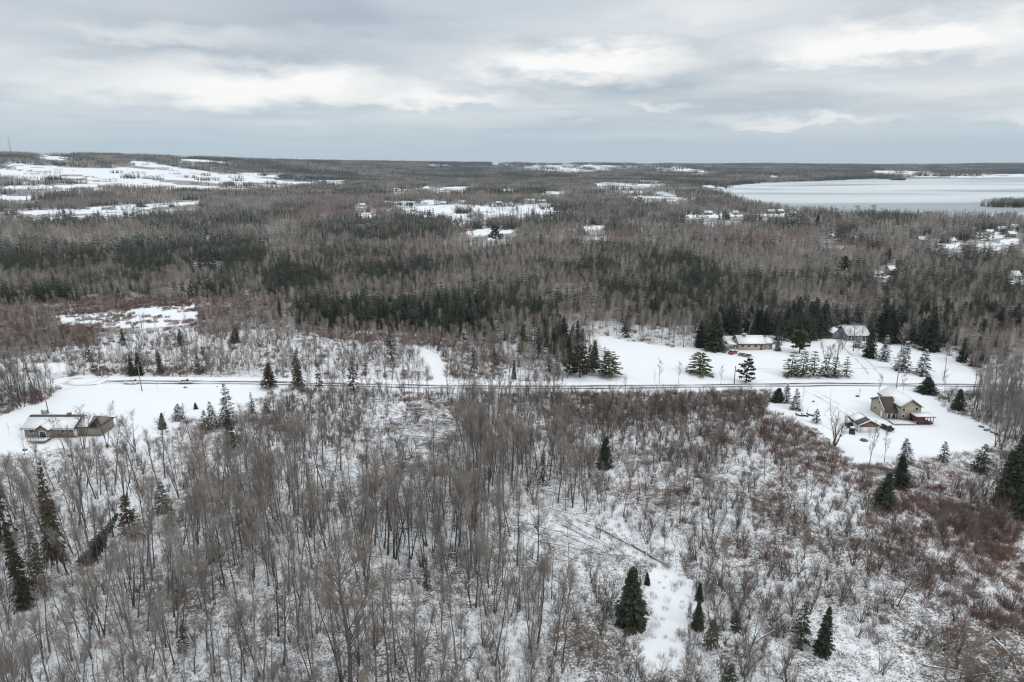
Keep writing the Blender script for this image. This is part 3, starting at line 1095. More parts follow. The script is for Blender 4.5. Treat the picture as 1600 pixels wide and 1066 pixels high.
BARE = []        # (trunk mesh, crown mesh, joined arrays, materials), height 12
BARE_TYPE = []
for i, (kw, bark, leaf, ty) in enumerate([
        (dict(n_limb=20, spread=.34), 'bark', 'twig', 'slender'), (dict(n_limb=24, spread=.36), 'bark', 'twig_brown', 'slender'), (dict(n_limb=18, spread=.3, t0=.4), 'bark', 'twig', 'slender'),
        (dict(n_limb=16, spread=.32, t0=.35), 'bark', 'twig_brown', 'slender'),
        (dict(n_limb=30, spread=.55, t0=.25, n_sub=9), 'bark', 'twig', 'spreading'), (dict(n_limb=32, spread=.5, n_sub=8), 'bark', 'twig_brown', 'spreading'),
        (dict(n_limb=13, stems=2, n_sub=7), 'bark', 'twig', 'forked'), (dict(n_limb=12, stems=3, spread=.36), 'bark', 'twig_brown', 'several-stemmed'),
        (dict(n_limb=10, stems=4, spread=.36), 'bark', 'twig', 'several-stemmed'), (dict(n_limb=18, spread=.4), 'bark_pale', 'twig', 'pale-barked'),
        (dict(n_limb=11, spread=.3, t0=.3, n_sub=6, n_tw=7, r0=.075), 'bark', 'twig', 'thin young'), (dict(n_limb=9, spread=.28, t0=.45, n_sub=6, n_tw=6, r0=.065), 'bark', 'twig_brown', 'thin young')]):
    tr, cr = make_bare(rg_(100 + i), 12, **kw)
    BARE.append(pair(tr, cr, bark, leaf, 'bare_tree'))
    BARE_TYPE.append(ty)
    source('bare', *BARE[-1][2], BARE[-1][3])
SHRUB = []
for i, (kw, leaf) in enumerate([(dict(stems=8), 'twig'), (dict(stems=10, flare=.5), 'twig_brown'), (dict(stems=6, flare=.3), 'twig'), (dict(stems=9, flare=.45), 'twig_brown'), (dict(stems=11, flare=.6, n_sub=6), 'twig_red')]):
    tr, cr = make_shrub(rg_(200 + i), 4.5, **kw)
    SHRUB.append(pair(tr, cr, 'bark', {'twig': 'shrub_twig', 'twig_brown': 'shrub_brown'}.get(leaf, leaf), 'bare_shrub'))
    source('shrub', *SHRUB[-1][2], SHRUB[-1][3])
for i, (leaf, H, n) in enumerate([('twig', 1.3, 34), ('twig_brown', 1.1, 40), ('twig', 1.8, 22), ('twig_brown', 1.6, 26)]):
    V, T, m = make_tuft(rg_(300 + i), H, n, .012, .7).arrays()
    source('tuft', V, T, m, [M[{'twig': 'shrub_twig'}.get(leaf, 'shrub_brown')]])
for i, (leaf, H, n) in enumerate([('twig_red', 1.7, 90), ('twig_red', 1.4, 110), ('bracken', 1.0, 110), ('twig_brown', 1.6, 80)]):
    V, T, m = make_tuft(rg_(320 + i), H, n, .018, 1.1).arrays()
    source('thicket', V, T, m, [M[leaf]])

SPRUCE = {}      # height 10, crown radius 2.2
for nm, leaf, kws in (('dense', 'needle', [dict(whorls=30, per=10, leaves=14), dict(whorls=28, per=10, leaves=15), dict(whorls=30, per=9, leaves=14, power=.7)]),
                      ('thin', 'needle', [dict(whorls=24, per=7, leaves=10, thin=.75, t0=.12), dict(whorls=22, per=7, leaves=9, thin=.65, t0=.18)]),
                      ('brown', 'needle_brown', [dict(whorls=22, per=7, leaves=10, thin=.7, t0=.2), dict(whorls=24, per=7, leaves=9, thin=.75, t0=.12)]),
                      ('browndense', 'needle_brown', [dict(whorls=28, per=9, leaves=13, t0=.22, thin=.9), dict(whorls=28, per=9, leaves=12, t0=.15, thin=.9)]),
                      ('layered', 'pine', [dict(whorls=8, per=8, leaves=22, t0=.16, power=.6, size=.9), dict(whorls=9, per=7, leaves=22, t0=.2, power=.6, size=.9)]),
                      ('layersnow', 'pine_snowy', [dict(whorls=8, per=7, leaves=20, t0=.14, power=.75, size=.95), dict(whorls=9, per=7, leaves=19, t0=.16, power=.75, size=.9), dict(whorls=8, per=6, leaves=20, t0=.18, power=.7, size=.95)]),
                      ('snowy', 'needle_snowy', [dict(whorls=22, per=9, leaves=12, thin=.85, t0=.06), dict(whorls=20, per=9, leaves=12, thin=.85, t0=.08), dict(whorls=22, per=8, leaves=12, thin=.85, t0=.05)]),
                      ('blue', 'needle_blue', [dict(whorls=26, per=10, leaves=14)])):
    SPRUCE[nm] = []
    for i, kw in enumerate(kws):
        tr, cr = make_spruce(rg_(400 + 10 * len(SPRUCE) + i), 10, 2.2, **kw)
        SPRUCE[nm].append(pair(tr, cr, 'bark', leaf, 'spruce_tree'))
PINE = {}        # height 10, crown radius 3
for nm, leaf, kws in (('green', 'pine', [dict(limbs=30, tufts=9), dict(limbs=28, tufts=9, t0=.18)]), ('snowy', 'pine_snowy', [dict(limbs=24, tufts=7, t0=.2, up=.1), dict(limbs=22, tufts=7, t0=.24, up=.1), dict(limbs=24, tufts=7, t0=.18, up=.05)]),
                      ('round', 'pine', [dict(limbs=40, tufts=10, t0=.25, up=.4)]), ('dark', 'needle_brown', [dict(limbs=26, tufts=8, t0=.15)]), ('tall', 'needle', [dict(limbs=30, tufts=9, t0=.2)])):
    PINE[nm] = []
    for i, kw in enumerate(kws):
        tr, cr = make_pine(rg_(500 + 10 * len(PINE) + i), 10, 3.0, **kw)
        PINE[nm].append(pair(tr, cr, 'bark', leaf, 'pine_tree'))
for k in ('dense', 'thin'):
    for p in SPRUCE[k]:
        source('spruce', *p[2], p[3])
source('spruce', *SPRUCE['brown'][0][2], SPRUCE['brown'][0][3])
source('spruce', *PINE['tall'][0][2], PINE['tall'][0][3])


def bare_lod(rg, H, n=60, r=.03, sub=2, trunk=.1):
    s = Soup()
    lx, ly = rg.normal(0, .05 * H, 2)
    s.tube([(0, 0, -.3), (lx * .5, ly * .5, H * .5), (lx, ly, H * .97)], np.array([trunk, trunk * .6, .015]), 3, 0)
    t = .32 + .64 * rg.random(n) ** .8
    P = np.stack([lx * t, ly * t, H * t], 1)
    a, e = rg.uniform(0, 6.283, n), rg.uniform(.25, 1.0, n)
    D = np.stack([np.cos(a) * np.sin(e), np.sin(a) * np.sin(e), np.cos(e)], 1)
    L_ = H * (.10 + .15 * np.sin(np.pi * np.clip((t - .2) / .85, 0, 1))) * rg.uniform(.6, 1.3, n)
    s.spikes(P, D, L_, r, 1)
    if sub:
        f = rg.uniform(.25, .9, (n, sub))
        s.spikes((P[:, None] + D[:, None] * (L_[:, None] * f)[..., None]).reshape(-1, 3), (D[:, None] + rg.normal(0, .5, (n, sub, 3))).reshape(-1, 3), np.repeat(L_, sub) * rg.uniform(.3, .6, n * sub), r * .75, 1)
    return s


def spruce_lod(rg, H, W, whorls=9, per=6, leaves=4, size=2.0):
    tr, cr = make_spruce(rg, H, W, whorls=whorls, per=per, leaves=leaves, size=size)
    s = Soup()
    V, T, _ = tr.arrays()
    s.add(V, T, 0)
    V, T, _ = cr.arrays()
    s.add(V, T, 2)
    return s


def spruce_far(rg, H, W):
    s = Soup()
    n = 15
    t = np.linspace(0, .9, n)
    a = np.arange(n) * 2.4 + rg.uniform(0, 6)
    P = np.stack([np.zeros(n), np.zeros(n), H * (t + .08)], 1)
    D = np.stack([np.cos(a), np.sin(a), np.full(n, -.5)], 1)
    s.vanes(P, D, W * (1.1 - t) * 1.25, W * (1.1 - t) * .55, 2)
    s.spikes([(0, 0, 0)], [(0, 0, 1)], H, .5, 2)
    return s


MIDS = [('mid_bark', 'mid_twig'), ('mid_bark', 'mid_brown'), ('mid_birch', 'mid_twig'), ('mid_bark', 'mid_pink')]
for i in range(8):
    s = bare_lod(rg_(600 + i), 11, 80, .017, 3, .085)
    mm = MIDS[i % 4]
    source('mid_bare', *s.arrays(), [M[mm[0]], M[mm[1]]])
for i in range(5):
    s = spruce_lod(rg_(640 + i), 10, 2.3 if i < 4 else 2.8)
    source('mid_spruce', *s.arrays(), [M['bark'], M['bark'], M['olive' if i in (2, 4) else 'needle']])


def clump(rg, size, n, frac, H, lod, mats, coll):
    s = Soup()
    for i in range(n):
        x, y = rg.uniform(-.55, .55, 2) * size
        h = H * rg.uniform(.7, 1.2)
        if rg.random() < frac:
            t = spruce_lod(rg, h * 1.05, h * .2, 6, 5, 3, 3) if lod == 1 else spruce_far(rg, h * 1.1, h * .22)
        else:
            t = bare_lod(rg, h * .95, 34, .034, 1, .085) if lod == 1 else bare_lod(rg, h * .88, 18, .12, 0, .13)
        V, T, m = t.arrays()
        s.add(V + np.array([x, y, 0]), T, 0)
        s.m[-1] = m
    source(coll, *s.arrays(), mats)


FRACS = [0, 0, .12, .12, .4, .85]
for i, fr in enumerate(FRACS):
    for j, tw in enumerate(('mid_twig', 'mid_brown', 'mid_pink')):
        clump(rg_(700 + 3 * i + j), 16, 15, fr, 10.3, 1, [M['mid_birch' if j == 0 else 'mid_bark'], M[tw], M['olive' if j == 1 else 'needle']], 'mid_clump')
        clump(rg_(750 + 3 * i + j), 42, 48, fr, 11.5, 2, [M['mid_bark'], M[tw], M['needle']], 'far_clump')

# ------------------------------------------------------------------ conifers picked out one by one: shape, pixel of the foot, row of the tip, width in pixels, label
CON = [
    ('dense', 985, 978, 886, 54, 'big full dark spruce standing beside the trodden snow trail'),
    ('dense', 1011, 913, 893, 11, 'small dark spruce at the head of the snow trail, just beyond the big full spruce'),
    ('dense', 1092, 939, 913, 14, 'upper of two small dark spruces standing one above the other beyond the trail'),
    ('dense', 1090, 983, 940, 22, 'lower and larger of two small dark spruces one above the other beyond the trail'),
    ('brown', 1110, 1018, 968, 30, 'dull brownish young spruce among bare saplings, just below the two small dark spruces'),
    ('thin', 1150, 985, 954, 20, 'sparse grey-green young spruce in the brush off the trail'),
    ('thin', 1138, 1078, 1034, 30, 'sparse young spruce cut by the bottom edge of the photo, below the trail'),
    ('thin', 1250, 1006, 934, 32, 'slim open-branched spruce in the lower brush, paired with a bushier one'),
    ('dense', 1286, 1018, 942, 30, 'dark bushy-footed spruce in the lower brush next to a slim one'),
    ('dense', 944, 729, 682, 26, 'lone dark narrow spruce in the middle of the brush below the road'),
    ('dense', 1406, 758, 708, 30, 'dark spruce below the two-storey house lawn, second of three in a line'),
    ('dense', 1380, 794, 738, 36, 'nearest of three dark spruces in a line below the two-storey house, in red brush'),
    ('snowy', 1414, 722, 683, 26, 'open-branched spruce, topmost of three in a line below the two-storey house'),
    ('thin', 1473, 722, 690, 20, 'thin small spruce on the bottom edge of the lawn of the two-storey house'),
    ('thin', 1531, 738, 694, 30, 'mid-sized spruce on the lawn edge, next to the dark spruce clump'),
    ('dense', 1580, 792, 655, 42, 'tallest dark spruce in the clump at the corner of the lawn of the two-storey house'),
    ('thin', 1606, 780, 662, 44, 'dark spruce cut by the edge of the photo, in the clump beyond the big lawn'),
    ('dense', 1564, 790, 700, 28, 'shorter dark spruce at the near side of the clump beyond the big lawn'),
    ('dense', 1596, 812, 742, 26, 'lowest small dark spruce under the clump beyond the big lawn'),
    ('thin', 4, 845, 694, 40, 'tall dark spruce cut by the photo edge below the tan bungalow'),
    ('browndense', 92, 897, 722, 32, 'tall browned spruce with a bare lower trunk in the wood below the tan bungalow'),
    ('dense', 38, 950, 822, 34, 'ragged dark spruce low in the gully, below the tall browned spruce'),
    ('brown', 66, 930, 830, 34, 'ragged brownish spruce leaning on its neighbour low in the gully'),
    ('dense', 135, 880, 800, 30, 'dark broken spruce top leaning over in the wood below the tan bungalow'),
    ('brown', 206, 842, 772, 44, 'dull shaggy spruce half hidden by bare trees below the tan bungalow'),
    ('brown', 255, 800, 752, 30, 'small shaggy brownish spruce among bare stems, above the fallen grey tree'),
    ('brown', 288, 1020, 976, 22, 'sparse little spruce among bare trunks at the bottom of the wood'),
    ('brown', 667, 918, 872, 15, 'thin sparse spruce among bare trunks in the dense middle wood'),
    ('thin', 848, 760, 704, 18, 'thin see-through spruce between bare stems above the long felled trunks'),
    ('snowy', 357, 662, 598, 30, 'tall spruce with snowy boughs at the edge of the long lawn by the tan bungalow'),
    ('browndense', 361, 704, 640, 24, 'dark ragged spruce just in front of the tall snowy-boughed one'),
    ('snowy', 278, 656, 631, 22, 'small broad spruce alone on the long lawn by the tan bungalow'),
    ('dense', 254, 670, 645, 14, 'small pointed spruce at the near edge of the long lawn'),
    ('dense', 306, 639, 629, 7, 'tiny spruce on the long lawn behind the small broad one'),
    ('snowy', 333, 668, 626, 22, 'bushy spruce beside the tall snowy-boughed one on the lawn edge'),
    ('brown', 322, 676, 640, 20, 'dull spruce at the lawn edge in front of the bushy one'),
    ('thin', 395, 646, 612, 12, 'slim spruce on the lawn side beside bare brush below the road'),
    ('thin', 417, 664, 622, 14, 'slim dark spruce in the brush below the road, next to the lawn end'),
    ('browndense', 421, 607, 566, 24, 'brownish spruce on the near verge of the road where the lawn ends'),
    ('browndense', 466, 606, 546, 22, 'tall narrow dark spruce on the near verge of the road'),
    ('brown', 552, 610, 556, 24, 'sparse brownish spruce on the near verge, two trees on from the tall narrow one'),
    ('brown', 500, 612, 565, 16, 'thin brownish spruce on the verge between the two taller ones'),
    ('dense', 218, 586, 550, 16, 'taller of two dark spruces behind the white car at the road end'),
    ('dense', 206, 587, 553, 14, 'shorter of two dark spruces behind the white car at the road end'),
    ('dense', 251, 583, 544, 13, 'dark narrow spruce beyond the road end, past the utility pole'),
    ('brown', 310, 584, 552, 16, 'dull dark spruce beyond the road near the second parked car'),
    ('thin', 140, 565, 525, 14, 'thin spruce in the brush beyond the turning circle'),
    ('dense', 193, 540, 512, 9, 'small dark spruce in the snowy brush below the clearing'),
    ('dense', 283, 540, 513, 12, 'small dark spruce at the side of the scrub beyond the road'),
    ('dense', 367, 535, 512, 18, 'dark bushy spruce at the scrub edge beyond the long lawn'),
    ('dense', 438, 497, 463, 8, 'narrow dark spire spruce standing clear of the dark pines'),
    ('brown', 612, 562, 513, 22, 'tall brownish spruce above the scrub beside the curved snowy track'),
    ('snowy', 725, 546, 513, 22, 'bushy spruce with snow on its boughs above the curved snowy track'),
    ('brown', 773, 566, 540, 13, 'small dark spruce in the scrub past the curved track'),
    ('dense', 803, 592, 562, 9, 'slim dark spruce near the road past the curved track'),
    ('layered', 1092, 584, 549, 44, 'wide green pine with level boughs alone on the upper lawn'),
    ('layered', 952, 588, 548, 44, 'wide green pine at the near corner of the upper lawn'),
    ('dark:p', 906, 590, 540, 34, 'brownish dark pine beside the green corner pine by the road'),
    ('brown', 921, 582, 538, 26, 'dark pointed conifer behind the brownish pine by the road'),
    ('dark:p', 890, 586, 556, 26, 'lower brownish conifer at the outer end of the corner clump by the road'),
    ('dark:p', 1165, 598, 560, 28, 'round sparse brownish pine by the road below the cream bungalow'),
    ('dense', 1116, 547, 486, 36, 'large broad dark spruce at the end of the cream bungalow, by the red car'),
    ('blue', 1215, 548, 527, 11, 'small blue-green spruce beside the cream bungalow'),
    ('round:p', 1249, 552, 517, 32, 'round bright green pine behind the row of lawn pines'),
    ('layersnow', 1236, 588, 548, 32, 'first pine of the snowy row by the road, at the end nearer the cream bungalow'),
    ('layersnow', 1254, 588, 546, 30, 'second pine of the snowy row by the road'),
    ('layersnow', 1271, 588, 547, 28, 'third pine of the snowy row by the road'),
    ('layersnow', 1288, 588, 552, 22, 'fourth and slimmest pine of the snowy row by the road'),
    ('layersnow', 1303, 589, 555, 26, 'fifth pine of the snowy row by the road'),
    ('layersnow', 1322, 589, 556, 20, 'last pine of the snowy row by the road, standing a little apart'),
    ('dense', 1358, 558, 511, 24, 'dark spruce on the upper lawn, in front of the white roofed house'),
    ('snowy', 1380, 563, 523, 22, 'snow-dusted spruce with a pale pole before it on the upper lawn'),
    ('snowy', 1409, 579, 531, 30, 'large snow-dusted spruce alone in the middle of the upper lawn'),
    ('snowy', 1441, 586, 544, 28, 'last large snow-dusted spruce on the upper lawn near the road'),
    ('snowy', 1341, 543, 526, 18, 'low bushy spruce at the drive of the white roofed house'),
    ('dense', 1448, 614, 589, 32, 'dark bushy spruce on the near side of the road beyond the two-storey house'),
    ('dense', 1214, 627, 606, 22, 'low round dark spruce in the group of three by the road'),
    ('snowy', 1228, 629, 597, 18, 'tallest spruce in the group of three by the road'),
    ('snowy', 1243, 640, 607, 20, 'nearest spruce in the group of three by the road'),
    ('thin', 1275, 661, 638, 16, 'small grey-green spruce beside the dark cradles on the lawn'),
    ('dense', 1497, 640, 608, 22, 'dark spruce among pale bare trees beyond the big lawn'),
    ('dense', 1453, 548, 486, 34, 'very large dark spruce at the wood edge behind the upper lawn'),
    ('tall:p', 1385, 530, 482, 40, 'tall dark pine at the wood edge beside the white roofed house'),
    ('tall:p', 775, 378, 352, 22, 'prominent broad dark pine standing above the far grey wood'),
    ('tall:p', 1276, 360, 336, 9, 'tall dark pine by the snowy field short of the lake'),
    ('green:p', 1317, 425, 400, 18, 'olive green pine rising above the grey wood short of the lake'),
    ('dense', 1387, 410, 388, 14, 'dark pointed conifer above the grey wood short of the lake'),
    ('green:p', 1386, 452, 415, 4, 'thin olive conifer top in the grey wood'),
]
CON = CON[:-1]
KEY = []         # what must stay in view: (u, row of foot, half width, row of tip)
CON_XY = []


def plant(name, cat, meshes, loc, rz, scale, label, group=None, tilt=(0, 0)):
    r = thing(name, label, cat, loc, rz, group)
    r.rotation_euler = (tilt[0], tilt[1], rz)
    r.scale = scale
    link(bpy.data.objects.new('trunk', meshes[0]), r)
    link(bpy.data.objects.new('crown', meshes[1]), r)
    return r


_count = {}
for kind, u, vb, vt, w, label in CON:
    p = ground_at(u, vb)
    if p[1] > 500:
        p[2] = float(terrain(p[0], p[1]))
    H = top_height(p[1], vt) - p[2]
    wid = w * m_per_px(u, vb) / 2
    pine = kind.endswith(':p')
    k = kind.split(':')[0]
    vs = (PINE if pine else SPRUCE)[k]
    i = _count[kind] = _count.get(kind, -1) + 1
    sx = wid / (2.75 if pine else 2.1)
    lean = (0, 0)
    if 'leaning over' in label:
        lean = (.2, .62)
    plant('pine_tree' if 'pine' in label.split(' beside')[0].split(' behind')[0] else 'spruce_tree', 'tree', vs[i % len(vs)], (p[0], p[1], float(terrain(p[0], p[1]))), random.uniform(0, 6.28), (sx, sx, H / 10.0), label, 'conifers standing out one by one', lean)
    KEY.append((u, vb, w / 2, vt))
    CON_XY.append((p[0], p[1], max(wid * .75, 1.0)))
CON_XY = np.array(CON_XY)

# ------------------------------------------------------------------ the near wood, the brush, and the woods beyond


def jitter_grid(x0, x1, y0, y1, step):
    gx, gy = np.meshgrid(np.arange(x0, x1, step), np.arange(y0, y1, step))
    gx, gy = gx.ravel().astype(float), gy.ravel().astype(float)
    gx += rng.uniform(-.48, .48, len(gx)) * step
    gy += rng.uniform(-.48, .48, len(gy)) * step
    return gx, gy


def covers(x, y, z, H, polys, fr=(0, .35, .7, 1.0)):
    r = np.zeros(len(x), bool)
    for f in fr:
        u, v = proj(x, y, z + H * f)
        for p in polys:
            r |= inside(p, u, v)
    return r


def hides_key(x, y, z, H, share=.97):
    u, vb = proj(x, y, z)
    _, vt = proj(x, y, z + H)
    r = np.zeros(len(x), bool)
    for (ku, kb, kw, kt) in KEY:
        r |= (np.abs(u - ku) < kw * .9 + 4) & (vb > kb) & (vt < kb - (kb - kt) * .25)
    return r & (rng.random(len(x)) < share)


def near_cons(x, y):
    d = np.hypot(x[:, None] - CON_XY[None, :, 0], y[:, None] - CON_XY[None, :, 1])
    return (d < CON_XY[None, :, 2]).any(1)


LAWNS = [LAWN_W, LAWN_N, LAWN_S]
x, y = jitter_grid(-215, 215, 62, 228, 2.55)
keep = (np.abs(x) < y * .80 + 34) & (y < road_y(x) - 6.5)
x, y = x[keep], y[keep]
z = terrain(x, y)
u, v = proj(x, y, z)
clumpy = fbm(x / 15, y / 15, 20)
open_patch = fbm(x / 20, y / 20, 33)
wood = sstep(1000, 820, u)                            # the taller wood thins out into low brush across the photo
wood = np.where((v < 700) & (u > 400), wood * .55, wood)
p_tree = wood * (.42 + .85 * sstep(.4, .62, clumpy)) * (1 - .6 * sstep(.54, .64, open_patch))
p_tree += .2 * (1 - wood) * sstep(1300, 900, u) + .06 * (1 - wood)
edge = (u > 1440) & (v < 705)
p_tree = np.where(edge, .85, p_tree)
p_tree = np.where((u > 1290) & (v > 760) & (v < 900), p_tree * .35, p_tree)
H = np.where(wood > .5, rng.uniform(8.5, 15.5, len(x)), rng.uniform(4.5, 8.5, len(x)))
H = np.where((v < 720) & (u > 380) & (u < 1200), rng.uniform(5.5, 10.5, len(x)), H)
grove = np.exp(-((u - 765) / 38) ** 2) * ((v > 690) & (v < 900)) + np.exp(-((u - 590) / 34) ** 2) * ((v > 820) & (v < 920))
H = np.where(grove > .4, H * 1.15 + 1, H)
p_tree = np.clip(p_tree + grove * .5, 0, .95)
felled = inside([(575, 630), (700, 628), (720, 690), (640, 712), (560, 690)], u, v) | inside([(800, 795), (900, 800), (1060, 880), (1040, 900), (900, 890), (800, 850)], u, v)
p_tree = np.where(felled, p_tree * .12, p_tree)
H = np.where(edge, rng.uniform(8, 14.5, len(x)), H)
small = rng.random(len(x)) < np.where(wood > .5, .55, .3)
H = np.where(small, H * rng.uniform(.5, .8, len(x)), H)
ok = rng.random(len(x)) < p_tree
ok &= ~open_at(u, v) & ~near_cons(x, y)
ok &= ~(covers(x, y, z, H, [LAWN_S, LAWN_N, TRAIL]) & (rng.random(len(x)) < .97))
ok &= ~(covers(x, y, z, H, [LAWN_W, TRACK], (0, .4, .75)) & (rng.random(len(x)) < .93))
ok &= ~(covers(x, y, z, H, [[(590, 634), (690, 632), (700, 680), (640, 700), (580, 682)], [(815, 800), (900, 803), (1045, 878), (1030, 892), (900, 880), (815, 845)]]) & (rng.random(len(x)) < .75))
ok &= ~hides_key(x, y, z, H)
TX, TY, TZ, TH, TU, TV, TS = (a[ok] for a in (x, y, z, H, u, v, small))

x2, y2 = jitter_grid(-215, 215, 62, 228, 2.3)
keep = (np.abs(x2) < y2 * .80 + 34) & (y2 < road_y(x2) - 6)
x2, y2 = x2[keep], y2[keep]
z2 = terrain(x2, y2)
u2, v2 = proj(x2, y2, z2)
brush = sstep(840, 1010, u2)
p_sh = brush * (.26 + .74 * sstep(.39, .56, fbm(x2 / 9, y2 / 9, 41))) * (1 - .5 * sstep(.5, .6, fbm(x2 / 24, y2 / 24, 43))) + .24 * (1 - brush)
p_sh = np.where((v2 < 700) & (u2 > 420) & (u2 < 1215), .68, p_sh)
p_sh = np.where((v2 < 660) & (u2 > 800) & (u2 < 1210), .95, p_sh)
H2 = np.where(brush > .5, rng.uniform(2.2, 5.8, len(x2)), rng.uniform(1.8, 5.0, len(x2)))
felled2 = inside([(575, 630), (700, 628), (720, 690), (640, 712), (560, 690)], u2, v2) | inside([(800, 795), (900, 800), (1060, 880), (1040, 900), (900, 890), (800, 850)], u2, v2)
p_sh = np.where(felled2, p_sh * .2, p_sh)
ok = (rng.random(len(x2)) < p_sh) & ~open_at(u2, v2) & ~near_cons(x2, y2)
ok &= ~(covers(x2, y2, z2, H2, [LAWN_S, LAWN_N, LAWN_W, TRAIL]) & (rng.random(len(x2)) < .96)) & ~hides_key(x2, y2, z2, H2)
SX, SY, SZ, SH, SU, SV = (a[ok] for a in (x2, y2, z2, H2, u2, v2))


MARKS = [(985, 935, 'the big full spruce'), (1040, 985, 'the snow trail'), (1092, 950, 'the two small trail spruces'), (1286, 985, 'the bushy-footed spruce'), (1248, 965, 'the slim brush spruce'), (944, 705, 'the lone narrow spruce'),
         (930, 840, 'the long felled trunks'), (640, 660, 'the tangle of felled trunks'), (1480, 830, 'the red thicket'), (1240, 690, 'the rusty bracken'), (1400, 640, 'the two-storey house'), (1360, 665, 'the red-brown garage'), (1330, 672, 'the black buggies'),
         (80, 670, 'the tan bungalow'), (160, 680, "the tan bungalow's garage"), (92, 810, 'the tall browned spruce'), (4, 770, 'the bare-trunked edge spruce'), (140, 850, 'the broken leaning spruce'), (357, 640, 'the tall snowy lawn spruce'), (205, 598, 'the white car'),
         (690, 575, 'the curved snowy track'), (466, 580, 'the narrow verge spruce'), (288, 1000, 'the sparse little spruce'), (667, 895, 'the thin middle spruce'), (848, 735, 'the see-through spruce'), (1395, 750, 'the line of dark spruces'), (1580, 740, 'the dark corner clump'),
         (50, 995, 'the gully stream'), (745, 640, 'the large pale tree'), (400, 970, 'the pale leaning trunk'), (548, 960, 'the crooked branching tree'), (206, 810, 'the shaggy dull spruce'), (1531, 715, 'the lawn edge spruce'), (1110, 995, 'the dull young spruce'),
         (1560, 1050, 'the log by the edge'), (560, 795, 'the two long middle logs'), (1228, 620, 'the three roadside spruces'), (290, 598, 'the silver car')]
FAR_MARKS = [(200, 495, 'the snowy clearing'), (438, 480, 'the narrow spire spruce'), (725, 530, 'the snowy bushy spruce'), (612, 540, 'the brownish track spruce'), (670, 552, 'the curved snowy track'), (1249, 535, 'the round green pine'), (1453, 520, 'the very large edge spruce'),
             (1180, 540, 'the cream bungalow'), (1325, 522, 'the white roofed house'), (1116, 515, 'the broad dark spruce'), (930, 565, 'the corner pines'), (1092, 567, 'the lone lawn pine'), (773, 550, 'the small scrub spruce'), (1385, 505, 'the tall dark pine'),
             (1068, 525, 'the spreading lawn tree'), (760, 530, 'the pale leaning birch'), (551, 580, 'the sparse verge spruce'), (367, 524, 'the bushy scrub spruce'), (1475, 565, 'the tall slim pale tree'), (915, 530, 'the lawn corner'), (210, 568, 'the dark spruce pair'), (85, 455, 'the scrub conifers')]


def where_is(u, v, marks):
    """The two nearest landmarks, in words."""
    A = np.array([m_[:2] for m_ in marks], float)
    dx, dy = A[:, 0] - u, (A[:, 1] - v) * 1.5
    o = np.argsort(dx * dx + dy * dy)
    i, j = o[0], o[1]
    c = (dx[i] * dx[j] + dy[i] * dy[j]) / (math.hypot(dx[i], dy[i]) * math.hypot(dx[j], dy[j]) + 1e-6)
    if c < -.2:
        return 'between %s and %s' % (marks[i][2], marks[j][2])
    return '%s %s towards %s' % ('beside' if math.hypot(dx[i], dy[i]) < 45 else 'near', marks[i][2], marks[j][2])


def pick_largest(Hh, xx, yy, uu, vv, n):
    Zd = yy * CP + CAM_H * SP
    _, top = proj(xx, yy, Hh)
    size = Hh / Zd * ((uu > 4) & (uu < 1596) & (top < 1040) & (top > 0))
    order = np.argsort(-size)
    return order[:n], order[n:]


BT = np.array([0, 1, 2, 3, 4, 5, 6, 7, 8, 9])
tv = np.where(TS, rng.choice([10, 11, 10, 2], len(TX)), rng.choice(BT, len(TX), p=[.15, .14, .13, .13, .07, .07, .1, .07, .05, .09]))
pale = (TU > 1420) & (TV < 705)
tv = np.where(pale, rng.choice([9, 9, 2, 0], len(TX)), tv)
near_i, rest_i = pick_largest(TH, TX, TY, TU, TV, 300)
for i in near_i:
    s = TH[i] / 12
    ty = BARE_TYPE[tv[i]]
    hw = 'tall' if TH[i] > 13 else 'mid-sized' if TH[i] > 10 else 'short'
    if ty == 'thin young':
        hw = ''
    _, tv_ = proj(TX[i], TY[i], TZ[i] + TH[i] * .5)
    lab = ' '.join(('%s %s bare tree %s' % (hw, ty, where_is(TU[i], float(tv_), MARKS))).split())
    plant('bare_tree', 'tree', BARE[tv[i]], (TX[i], TY[i], TZ[i]), rng.uniform(0, 6.28), (s, s, s), lab, 'bare trees of the near wood', tuple(rng.normal(0, .07, 2)))
n = len(rest_i)
scatter('bare_wood', np.stack([TX, TY, TZ], 1)[rest_i], tv[rest_i], spins(n, .075), scl3(TH[rest_i] / 12, .08), 'bare', 'bare grey trees of the near wood too many to count')

sv = rng.integers(0, 4, len(SX))
sv = np.where((SU > 1180) & (rng.random(len(SX)) < .3), 4, sv)
near_i, rest_i = pick_largest(SH, SX, SY, SU, SV, 240)
STY = ['grey', 'brown', 'slim grey', 'brown', 'reddish']
for i in near_i:
    s = SH[i] / 4.5
    lab = '%s bare %s shrub %s' % ('tall' if SH[i] > 4.6 else 'mid-sized' if SH[i] > 3.6 else 'low', STY[sv[i]], where_is(SU[i], SV[i] - 12, MARKS))
    plant('bare_shrub', 'shrub', SHRUB[sv[i]], (SX[i], SY[i], SZ[i]), rng.uniform(0, 6.28), (s, s, s), lab, 'bare shrubs in the near brush')
x, y = jitter_grid(-330, 330, 216, 345, 2.6)
u, v = proj(x, y, 0)
scrub = inside([(0, 478), (300, 465), (440, 470), (470, 510), (640, 520), (740, 530), (800, 555), (880, 570), (905, 602), (0, 602), (-80, 602), (-80, 480)], u, v)
hh = rng.uniform(1.8, 4.5, len(x))
